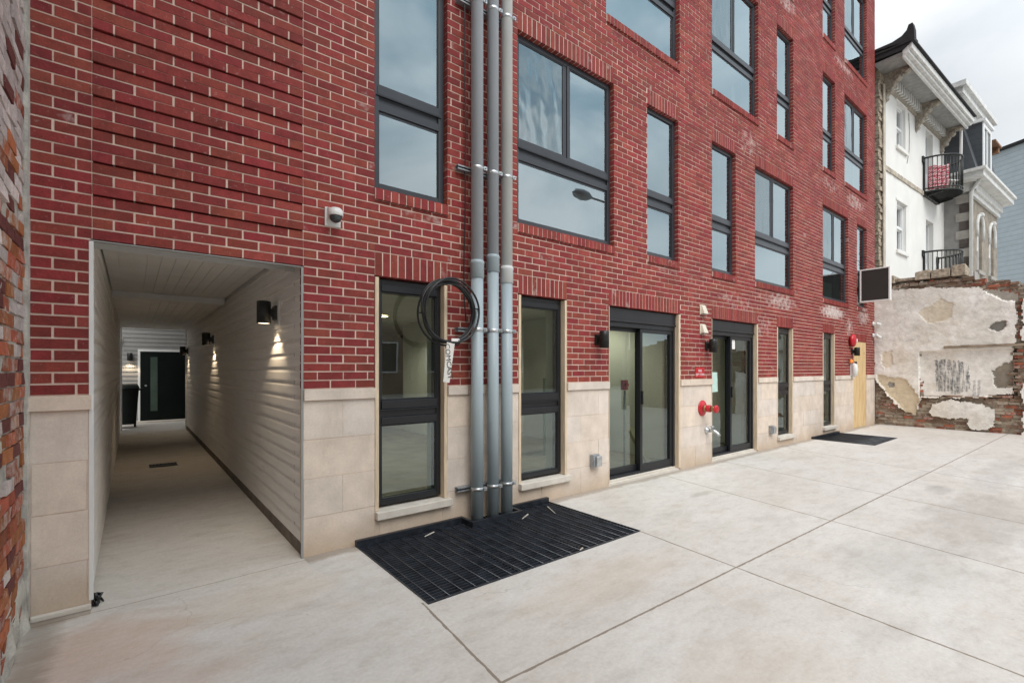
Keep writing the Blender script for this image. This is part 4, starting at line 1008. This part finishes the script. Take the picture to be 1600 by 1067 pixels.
for (a,b,c,d) in WH:
    m = MB(); y0 = .07; ring(m, a+.002,b-.002,c+.002,d-.002,.07,y0,.2); zm = (c+d)/2; m.box(a+.07,b-.07,y0+.01,.2,zm-.03,zm+.03)
    ring(m, a+.07,b-.07,zm+.03,d-.07,.035,y0+.03,.19); ring(m, a+.07,b-.07,c+.07,zm-.03,.035,y0+.05,.19)
    wn = m.build('window', M['white_frame'], H)
    m = MB(); m.quad((a+.07,.17,c+.07),(b-.07,.17,c+.07),(b-.07,.17,d-.07),(a+.07,.17,d-.07)); m.build('pane', M['glass_dark'], wn)
    m = MB(); m.box(a-.08,b+.08,-.06,-.001,c-.11,c-.005); m.build('sill', M['white_stucco'], wn, bevel=.008)
    m = MB(); m.box(a-.09,b+.09,-.025,-.001,d+.005,d+.09); m.build('lintel', M['white_stucco'], wn, bevel=.008)
for (a,b,c,d) in DH:
    m = MB(); ring(m, a+.002,b-.002,c+.002,d-.002,.05,.12,.22); m.box(a+.05,b-.05,.15,.2,c+.05,c+.9); dr = m.build('door', M['white_frame'], H)
    m = MB(); m.box(a+.05,b-.05,.18,.21,c+.9,d-.05); m.build('pane', simple('pale_shaded_glass', (.42,.43,.43), .2, .05, 3), dr)
m = MB(); s = 0
while s < 3.72:
    L = rnd.uniform(.15,.4); e = min(s+L, 3.72); m.hexa([(s,-.03+rnd.uniform(-.01,.01),6.93+rnd.uniform(-.015,.015)),(e,-.03,6.93),(e,-.001,6.93),(s,-.001,6.93),(s,-.035,7.05),(e,-.03,7.05+rnd.uniform(-.015,.015)),(e,-.001,7.05),(s,-.001,7.05)]); s = e
m.build('plaster_band', simple('stained_band', (.42,.37,.30), .9, .35, 6, .5, 30), H)
m = MB(); z = 3
while z < 9.6:
    h2 = rnd.uniform(.06,.14); m.box(-.36+rnd.uniform(-.02,.02), -.005, rnd.uniform(-.03,.02), .3, z, z+h2-.01, rcol(rnd, 0, z)); z += h2
m.build('broken_edge', M['rubble'], H)
m = MB(); m.box(-.17, -.02, -.055, -.032, 2.8, 9.2); m.build('render_strip', simple('old_beige_render', (.46,.41,.33), .9, .25, 5, .4, 20), H)
# cornice
m = MB(); x0, x1 = -.70, 5.55
m.box(x0,x1,-.74,-.60,9.46,9.66); m.box(x0,x1,-.80,-.74,9.54,9.70); m.box(x0,x1,-.66,-.60,9.38,9.46); m.build('cornice', M['cornice'], H, bevel=.012)
m = MB(); m.box(x0+.02,x1-.02,-.60,.0,9.50,9.56); m.build('soffit', simple('grey_soffit_paint', (.30,.30,.29), .85, .2, 6), H)
m = MB(); m.box(-.03,x1-.05,-.06,-.001,9.18,9.46); m.build('frieze', M['cornice_dark'], H)
m = MB(); x = .15
while x < x1-.1: m.box(x,x+.09,-.16,-.06,9.26,9.49); x += .19
m.build('dentils', M['cornice'], H)
def scroll(x, big=1):
    m = MB()
    prof = [(-.001,9.50),(-.58,9.50),(-.58,9.40),(-.50,9.33),(-.40,9.36),(-.30,9.28),(-.24,9.10),(-.12,8.98),(-.05,8.80),(-.001,8.72)]
    w = .13
    for sx in (x-w/2, x+w/2): m.poly([(sx,a,b) for (a,b) in (prof if sx < x else prof[::-1])])
    for (p,q) in zip(prof, prof[1:]+prof[:1]): m.quad((x-w/2,*p),(x-w/2,*q),(x+w/2,*q),(x+w/2,*p))
    for (yy,zz,r) in ((-.5,9.40,.075),(-.30,9.30,.09),(-.14,9.02,.07),(-.42,9.42,.05),(-.05,8.84,.05)): m.lathe((x-w/2-.03,yy,zz), [(r*.6,0),(r,.02),(r,w+.04),(r*.6,w+.06)], 'x', 12)
    for k in range(16): 
        c = Vector((x+rnd.uniform(-.1,.1), rnd.uniform(-.45,-.03), 0)); c.z = 9.45+c.y*.0-abs(c.y+.5)*1.1+rnd.uniform(-.05,.08); r = rnd.uniform(.02,.05)
        m.lathe(c, [(r*.3,-r),(r,0),(r*.3,r)], 'z', 6)
    return m
for x in (.05, 2.75, 5.35): scroll(x).build('bracket', M['cornice_dark'], H)
m = MB(); m.hexa([(x0-.03,-.62,9.58),(x0+.02,-.62,9.58),(x0+.02,.3,9.62),(x0-.03,.3,9.62),(x0-.03,-.80,9.71),(x0+.02,-.80,9.71),(x0+.02,.3,9.86),(x0-.03,.3,9.86)])
m.hexa([(x0-.06,-.86,9.705),(x1+.03,-.86,9.705),(x1+.03,6,9.9),(x0-.06,6,9.9),(x0-.06,-.86,9.74),(x1+.03,-.86,9.74),(x1+.03,6,9.95),(x0-.06,6,9.95)]); m.build('roof', M['roofing'], H)
m = MB(); pf = [(-.86,9.72),(.10,9.86),(.10,9.89),(-.40,9.88),(-.60,9.93),(-.70,10.02),(-.74,10.14),(-.82,10.15),(-.85,10.0)]
for sx in (x0-.05, x0+.12): m.poly([(sx,a,b) for (a,b) in (pf if sx > x0 else pf[::-1])])
for (p,q) in zip(pf, pf[1:]+pf[:1]): m.quad((x0-.05,*p),(x0-.05,*q),(x0+.12,*q),(x0+.12,*p))
m.box(x0+.12,x0+.30,-.85,-.62,9.74,9.82); m.build('parapet_end', M['roofing'], H, bevel=.02)
# thin wire on facade
m = MB(); m.tube([(2.05,-.012,9.1),(2.12,-.012,8.6),(2.1,-.012,8.0),(1.9,-.012,7.55)], .008, 5); m.build('wall_wire', M['cornice_dark'], H)
# balconies
def balcony(label, z):
    bx, bz, r = 4.17, z, .73
    c, s_ = math.cos(HA), math.sin(HA)
    wx, wy = HX+bx*c, HY+bx*s_
    t = thing('round_balcony', label, 'balcony', (wx, wy, z), HA, 'black iron balconies on the white house')
    arc = lambda rr, zz, n=28: [(-rr*math.cos(math.pi*k/n), -.02-rr*1.05*math.sin(math.pi*k/n), zz) for k in range(n+1)]
    m = MB(); m.tube(arc(r,.10), .020, 8); m.build('bottom_rail', M['black'], t)
    m = MB(); m.tube(arc(r,1.07), .028, 8); m.box(-r-.12,-r+.05,-.05,-.003,.93,1.12); m.box(r-.05,r+.12,-.05,-.003,.93,1.12); m.build('handrail', M['black'], t)
    m = MB(); n = 22
    for (a) in arc(r, .1, n)[1:-1]: m.tube([a, (a[0],a[1],1.06)], .011, 6)
    for sx in (-r, r): m.box(sx-.025,sx+.025,-.06,-.01,-.05,1.06)
    m.build('balusters', M['black'], t)
    m = MB(); A = arc(r, .0, 28); B2 = arc(r, -.035, 28)
    def pt(y): 
        h2 = math.sqrt(max(0, r*r-(y/1.05)**2)); return h2
    y = -.04
    while y > -.9*1.0: 
        h2 = pt(y+.02); 
        if h2 > .03: m.box(-h2,h2,y-.006,y+.006,-.03,-.004)
        y -= .033
    for x in [i*.09 for i in range(-7,8)]:
        d = math.sqrt(max(0,r*r-x*x))*1.05
        if d > .05: m.box(x-.005,x+.005,-.02-d,-.02,-.035,-.008)
    m.tube(A, .024, 6); m.box(-r,r,-.09,-.004,-.11,-.0); m.build('deck_grating', M['black'], t)
    for q in (-r*.8, r*.8): m = MB(); m.bar((q,-.02,-.1),(q,-.45,-.04),.05,.05); m.build('bracket', M['black'], t)
    return t
balcony('upper round black iron balcony holding a red and white cloth', 7.02)
balcony('lower round black iron balcony partly hidden by the ruined wall', 4.06)
def hloc(x, y, z): return (HX+x*math.cos(HA)-y*math.sin(HA), HY+x*math.sin(HA)+y*math.cos(HA), z)
m = MB(); nn = 14
def cl(u, v): 
    a = math.pi*(.04+.24*u); rr = .68; return Vector((-rr*math.cos(a), -.02-rr*1.05*math.sin(a)+.02*math.sin(u*20)*v, .06+.72*(1-v)+.03*math.sin(u*7)*(1-v)))
for i in range(nn):
    for j in range(6):
        m.quad(cl(i/nn,j/6),cl(i/nn,(j+1)/6),cl((i+1)/nn,(j+1)/6),cl((i+1)/nn,j/6), sm=True)
o = m.build('patterned_cloth', M['cloth'], loc=hloc(4.17,0,7.02), rot=(0,0,HA)); sd = o.modifiers.new('thick','SOLIDIFY'); sd.thickness = .012
tag(o, 'red and white patterned cloth hung inside the upper balcony rail', 'cloth')
t = thing('patio_chair', 'small black and white chair on the upper balcony', 'chair', hloc(4.40,-.36,7.03), HA-.5)
m = MB(); m.box(-.2,.2,-.2,.2,.40,.44); m.build('seat', M['white_paint'], t, bevel=.01)
m = MB(); ring(m, -.2,.2,.46,.85,.03,.18,.21); m.box(-.15,.15,.19,.2,.52,.56); m.box(-.15,.15,.19,.2,.64,.68); m.box(-.15,.15,.19,.2,.74,.78); m.build('backrest', M['black'], t)
for sx in (-.18,.18):
    for sy in (-.18,.18): 
        m = MB(); m.tube([(sx,sy,.0),(sx,sy,.40)], .014, 8); m.build('leg', M['black'], t)

# ------------------------------------------------------------------ mansard house
N = thing('mansard_house', 'stone rowhouse with arched windows, dark mansard roof and white cornices', 'house', hloc(W_, -.66, 0), HA)
m = MB(); AW = [(.92,1.62), (2.72,3.46)]; zb, zs_ = 4.85, 6.35; WD = 4.05
hs_ = [(a,b,zb,zs_) for (a,b) in AW]
holed_sheet(m, [.0, WD], [0, 7.40], hs_+[(a,b,zs_,7.0) for (a,b) in AW], lambda a,b,c,d: m.quad((a,0,c),(b,0,c),(b,0,d),(a,0,d)))
for (a,b) in AW:
    c0, r = (a+b)/2, (b-a)/2; n = 12
    ar = [(c0-r*math.cos(math.pi*k/n), zs_+r*math.sin(math.pi*k/n)) for k in range(n+1)]
    for k in range(n):
        (p,q),(u,v) = ar[k],ar[k+1]; m.quad((p,0,q),(u,0,v),(u,0,7.0),(p,0,7.0)); m.quad((p,0,q),(p,.2,q),(u,.2,v),(u,0,v))
    m.quad((a,0,zb),(a,0,zs_),(a,.2,zs_),(a,.2,zb)); m.quad((b,0,zb),(b,.2,zb),(b,.2,zs_),(b,0,zs_)); m.quad((a,0,zb),(a,.2,zb),(b,.2,zb),(b,0,zb))
m.box(.001, WD, .21, 8, 0, 7.40, skip=('-y','-x')); m.build('wall', M['brownstone'], N)
m = MB(); m.quad((0,0,0),(0,0,7.4),(0,8,7.4),(0,8,0)); m.build('side_wall', M['grey_stucco'], N)
for (a,b) in AW:
    c0, r = (a+b)/2, (b-a)/2
    m = MB(); ring(m, a+.002,b-.002,zb+.002,zs_+.02,.06,.08,.19); m.box(a+.06,b-.06,.09,.19,5.6,5.68)
    wn = m.build('window', M['white_frame'], N)
    m = MB(); m.poly([(a,.185,zb),(b,.185,zb)]+[(c0+r*math.cos(math.pi*k/12),.185,zs_+r*math.sin(math.pi*k/12)) for k in range(13)]); m.build('pane', M['glass_dark'], wn)
    m = MB(); m.poly([(a+.06,.15,5.68),(b-.06,.15,5.68)]+[(c0+(r-.06)*math.cos(math.pi*k/12),.15,zs_+(r-.06)*math.sin(math.pi*k/12)) for k in range(13)]); m.build('blind', M['white_frame'], wn)
    m = MB(); rr = r+.09
    m.tube([(a-.09,-.02,zs_-.35)]+[(c0-rr*math.cos(math.pi*k/12),-.02,zs_+rr*math.sin(math.pi*k/12)) for k in range(13)]+[(b+.09,-.02,zs_-.35)], .055, 8); m.lathe((c0-.06,-.04,zs_+rr), [(.04,0),(.1,.02),(.1,.1),(.04,.12)], 'x', 8); m.build('hood_mould', M['cornice'], wn)
    m = MB(); m.box(a-.1,b+.1,-.08,-.001,zb-.12,zb-.002); m.build('sill', M['quoin_light'], wn)
z = 3.4; k = 0
while z < 7.1:
    a, d = (.30, .26) if k % 2 else (.20, .36)
    m = MB(); m.box(-.03, a, -.03, -.001, z+.008, z+.292); m.build('front_quoin', M['quoin_dark'], N, bevel=.008)
    m = MB(); m.box(-.03, -.001, .0, d, z+.008, z+.292); m.build('side_quoin', M['quoin_dark' if k % 2 else 'quoin_light'], N, bevel=.008)
    z += .3; k += 1
m = MB(); m.box(.35, 1.0, -.05, -.001, 4.0, 4.75); m.build('patched_render', M['quoin_light'], N)
# lower cornice (eave)
m = MB(); m.box(-.66,WD+.1,-.44,.6,7.62,7.86); m.box(-.73,WD+.12,-.51,.6,7.80,7.90); m.box(-.16,WD,-.16,-.001,7.36,7.62); m.box(-.09,WD,-.09,-.001,7.2,7.36); m.box(-.16,-.001,-.16,.6,7.36,7.62)
m.build('lower_cornice', M['cornice'], N, bevel=.012)
# mansard body
m = MB(); m.hexa([(-.0,-.19,7.905),(WD-.05,-.19,7.905),(WD-.05,7,7.905),(-.0,7,7.905),(.03,.36,10.35),(WD-.05,.36,10.35),(WD-.05,7,10.35),(.03,7,10.35)]); m.build('mansard', M['slate'], N)
m = MB(); m.box(-.34,WD+.05,.10,.6,10.60,10.84); m.box(-.46,WD+.12,.0,.6,10.80,10.98); m.box(-.12,WD,.24,.6,10.25,10.60); m.box(-.46,-.0,.6,2.4,10.60,10.98); m.build('upper_cornice', M['cornice'], N, bevel=.012)
m = MB(); m.hexa([(-.32,.10,10.985),(WD+.1,.10,10.985),(WD+.1,6,10.985),(-.32,6,10.985),(.1,.7,11.05),(WD-.1,.7,11.05),(WD-.1,6,10.75),(.1,6,10.75)]); m.build('roof', M['roofing'], N)
m = MB(); ring(m, .52, 1.7, 7.92, 9.75, .14, -.24, -.20); m.box(.66,1.56,-.23,-.20,8.06,8.3); m.box(.46,1.76,-.30,.4,9.76,9.86); m.box(1.06,1.14,-.225,-.20,8.3,9.6)
dm = m.build('dormer', M['white_frame'], N, bevel=.01)
m = MB(); m.box(.53,1.69,-.199,.4,7.92,9.755); m.build('cheek', M['slate'], dm)
m = MB(); m.quad((.66,-.205,8.3),(1.56,-.205,8.3),(1.56,-.205,9.61),(.66,-.205,9.61)); m.build('pane', M['glass_dark'], dm)
m = MB(); m.box(3.2,WD+.2,-.1,.4,9.90,9.97); m.box(WD-.1,WD+.12,-.05,.4,9.7,9.90); m.build('side_eave', M['brown_wood'], N)
m = MB(); m.tube([(-.07,-.04,3.2),(-.07,-.04,7.3),(-.30,-.30,7.62)], .05, 10); m.tube([(-.14,.20,7.9),(-.11,.20,9.3),(-.12,.22,10.6)], .042, 10); m.build('downspout', M['trim_white'], N)

# dark sided link between white house and mansard
K = thing('dark_sided_annex', 'dark clapboard annex rising between the white house and the mansard house', 'house', hloc(W_+.05, .5, 0), HA)
m = MB(); z = 7.0
while z < 9.9: m.hexa([(-.06,-.40,z),(.0,-.40,z),(.0,3,z),(-.06,3,z),(-.02,-.40,z+.17),(0,-.40,z+.17),(0,3,z+.17),(-.02,3,z+.17)]); z += .17
m.build('clapboard_wall', M['slate'], K)
m = MB(); m.box(-.10,.02,-.42,3,9.88,9.98); m.build('eave', M['cornice'], K)

# ------------------------------------------------------------------ blue sided house
Q = thing('blue_house', 'tall pale blue clapboard house side wall at the far right', 'house', (42.6, .5, 0))
dv = Vector((.4688,.9055,0)); rv = Vector((.9055,-.4688,0)); o0 = Vector((0,0,0))
A = o0-dv*3.2; Bp = o0+dv*9
m = MB(); m.hexa([A, A+rv*10, Bp+rv*10, Bp]+[p+Vector((0,0,15.05)) for p in (A, A+rv*10, Bp+rv*10, Bp)]); m.build('clapboard_wall', M['blue_siding'], Q)
m = MB(); m.hexa([p+Vector((0,0,15.06)) for p in (A-rv*.25, A+rv*10, Bp+rv*10, Bp-rv*.25)]+[p+Vector((0,0,15.2)) for p in (A-rv*.25, A+rv*10, Bp+rv*10, Bp-rv*.25)]); m.build('roof', M['roofing'], Q)
m = MB(); c0 = Bp-dv*3.2; m.hexa([c0+rv*.6, c0+rv*4, Bp+dv*3+rv*4, Bp+dv*3+rv*.6]+[p+Vector((0,0,z)) for p, z in ((c0+rv*.6,16.0),(c0+rv*4,16.0),(Bp+dv*3+rv*4,18.6),(Bp+dv*3+rv*.6,18.6))]); m.build('upper_gable', M['blue_siding'], Q)

# ------------------------------------------------------------------ across the yard, seen only as reflections
T = thing('tan_building', 'long low tan building across the yard, seen only reflected in the glass', 'building', (10,-22,0))
m = MB(); m.box(-24,24,-6,0,0,7.2); m.build('wall', M['tan'], T)
m = MB(); m.box(-24.3,24.3,-6.3,.3,7.21,7.45); m.build('roof', M['roofing'], T)
for i in range(8):
    m = MB(); ring(m, -12+i*3.2,-10.6+i*3.2,1.2,3.0,.1,.001,.06); wn = m.build('window', M['white_frame'], T)
    m = MB(); m.quad((-11.9+i*3.2,.02,1.3),(-10.7+i*3.2,.02,1.3),(-10.7+i*3.2,.02,2.9),(-11.9+i*3.2,.02,2.9)); m.build('pane', M['glass_dark'], wn)
t = thing('street_lamp', 'cobra head street lamp reflected in the large upstairs window', 'street lamp', (13.9,-6.75,0))
m = MB(); m.tube([(0,0,0),(0,0,6.6),(-.1,0.02,6.95),(-.5,.06,7.12),(-2.2,.2,7.05)], [.09,.07,.05,.04,.03], 12); m.build('pole', M['galv_dull'], t)
m = MB(); m.lathe((-3.05,.26,7.03), [(.02,0),(.13,.12),(.17,.4),(.14,.65),(.05,.85)], 'x', 14); m.build('lamp_head', M['galv_dull'], t)

# ------------------------------------------------------------------ sky, sun, camera
wd = bpy.data.worlds.new('World'); S.world = wd; wd.use_nodes = True; wt = wd.node_tree
for nd in list(wt.nodes): wt.nodes.remove(nd)
def wn_(t, **k):
    n = wt.nodes.new(t)
    for a, b in k.items(): setattr(n, a, b)
    return n
SUN_EL, SUN_AZ = R(52), R(200)     # azimuth from +Y clockwise
sky = wn_('ShaderNodeTexSky', sky_type='NISHITA'); sky.sun_disc = False; sky.sun_elevation = SUN_EL; sky.sun_rotation = SUN_AZ
b1 = wn_('ShaderNodeBackground'); b1.inputs[1].default_value = .05; wt.links.new(sky.outputs[0], b1.inputs[0])
tc = wn_('ShaderNodeTexCoord'); mp = wn_('ShaderNodeMapping'); mp.inputs['Scale'].default_value = (1,1,2.2); mp.inputs['Location'].default_value = (.3,.0,.2); wt.links.new(tc.outputs['Generated'], mp.inputs[0])
nz1 = wn_('ShaderNodeTexNoise'); nz1.inputs['Scale'].default_value = 1.9; nz1.inputs['Detail'].default_value = 7; nz1.inputs['Roughness'].default_value = .52; nz1.inputs['Distortion'].default_value = .35; wt.links.new(mp.outputs[0], nz1.inputs['Vector'])
rp = wn_('ShaderNodeValToRGB'); wt.links.new(nz1.outputs['Fac'], rp.inputs[0])
e = rp.color_ramp.elements; e[0].position = .38; e[0].color = (.36,.47,.545,1); e[1].position = .60; e[1].color = (.95,.96,.97,1)
sx = wn_('ShaderNodeSeparateXYZ'); wt.links.new(tc.outputs['Generated'], sx.inputs[0])
mr = wn_('ShaderNodeMapRange'); mr.inputs['From Min'].default_value = -.9; mr.inputs['From Max'].default_value = .15; mr.inputs['To Min'].default_value = .92; mr.inputs['To Max'].default_value = .37; wt.links.new(sx.outputs['Y'], mr.inputs['Value'])
mz = wn_('ShaderNodeMapRange'); mz.inputs['From Min'].default_value = .35; mz.inputs['From Max'].default_value = 1; mz.inputs['To Min'].default_value = 1.0; mz.inputs['To Max'].default_value = 2.5; wt.links.new(sx.outputs['Z'], mz.inputs['Value'])
mu0 = wn_('ShaderNodeMath', operation='MULTIPLY'); wt.links.new(mr.outputs[0], mu0.inputs[0]); wt.links.new(mz.outputs[0], mu0.inputs[1])
mgx = wn_('ShaderNodeMapRange'); mgx.inputs['From Min'].default_value = .35; mgx.inputs['From Max'].default_value = .95; mgx.inputs['To Min'].default_value = .90; mgx.inputs['To Max'].default_value = 1.45; wt.links.new(sx.outputs['X'], mgx.inputs['Value'])
mu = wn_('ShaderNodeMath', operation='MULTIPLY'); wt.links.new(mu0.outputs[0], mu.inputs[0]); wt.links.new(mgx.outputs[0], mu.inputs[1])
mc = wn_('ShaderNodeMapRange'); mc.inputs['From Min'].default_value = -.25; mc.inputs['From Max'].default_value = .1; mc.inputs['To Max'].default_value = .58; wt.links.new(sx.outputs['Y'], mc.inputs['Value'])
mxc = wn_('ShaderNodeMix', data_type='RGBA'); mcx = wn_('ShaderNodeMapRange'); mcx.inputs['From Min'].default_value = .70; mcx.inputs['From Max'].default_value = .95; mcx.inputs['To Max'].default_value = .85; wt.links.new(sx.outputs['X'], mcx.inputs['Value']); mxm = wn_('ShaderNodeMath', operation='MAXIMUM'); wt.links.new(mc.outputs[0], mxm.inputs[0]); wt.links.new(mcx.outputs[0], mxm.inputs[1]); wt.links.new(mxm.outputs[0], mxc.inputs['Factor']); wt.links.new(rp.outputs[0], mxc.inputs[6]); mxc.inputs[7].default_value = (.93,.95,.965,1)
b2 = wn_('ShaderNodeBackground'); wt.links.new(mxc.outputs[2], b2.inputs[0]); wt.links.new(mu.outputs[0], b2.inputs[1])
ms = wn_('ShaderNodeMixShader'); ms.inputs[0].default_value = .86; wt.links.new(b1.outputs[0], ms.inputs[1]); wt.links.new(b2.outputs[0], ms.inputs[2])
wo = wn_('ShaderNodeOutputWorld'); wt.links.new(ms.outputs[0], wo.inputs[0])
L = bpy.data.lights.new('sun', 'SUN'); L.energy = 1.3; L.angle = R(40); L.color = (1,.965,.92)
so = bpy.data.objects.new('sun', L); COL.objects.link(so)
sd = Vector((math.sin(SUN_AZ)*math.cos(SUN_EL), math.cos(SUN_AZ)*math.cos(SUN_EL), math.sin(SUN_EL)))
so.rotation_euler = sd.to_track_quat('Z', 'Y').to_euler(); so.location = (0,-8,12)

cam = bpy.data.cameras.new('camera'); co = bpy.data.objects.new('camera', cam); COL.objects.link(co)
co.location = (0,-3.88,1.46); co.rotation_euler = (R(90), 0, -math.asin(.6236))
cam.sensor_width = 36; cam.lens = 745.87/1600*36; cam.shift_y = (576-533.5)/1600; cam.clip_start = .05; cam.clip_end = 500
S.camera = co
S.cycles.diffuse_bounces = 7; S.cycles.max_bounces = 14; S.cycles.transparent_max_bounces = 16
S.view_settings.view_transform = 'Standard'; S.view_settings.look = 'None'; S.view_settings.exposure = 0.88; S.view_settings.gamma = 1
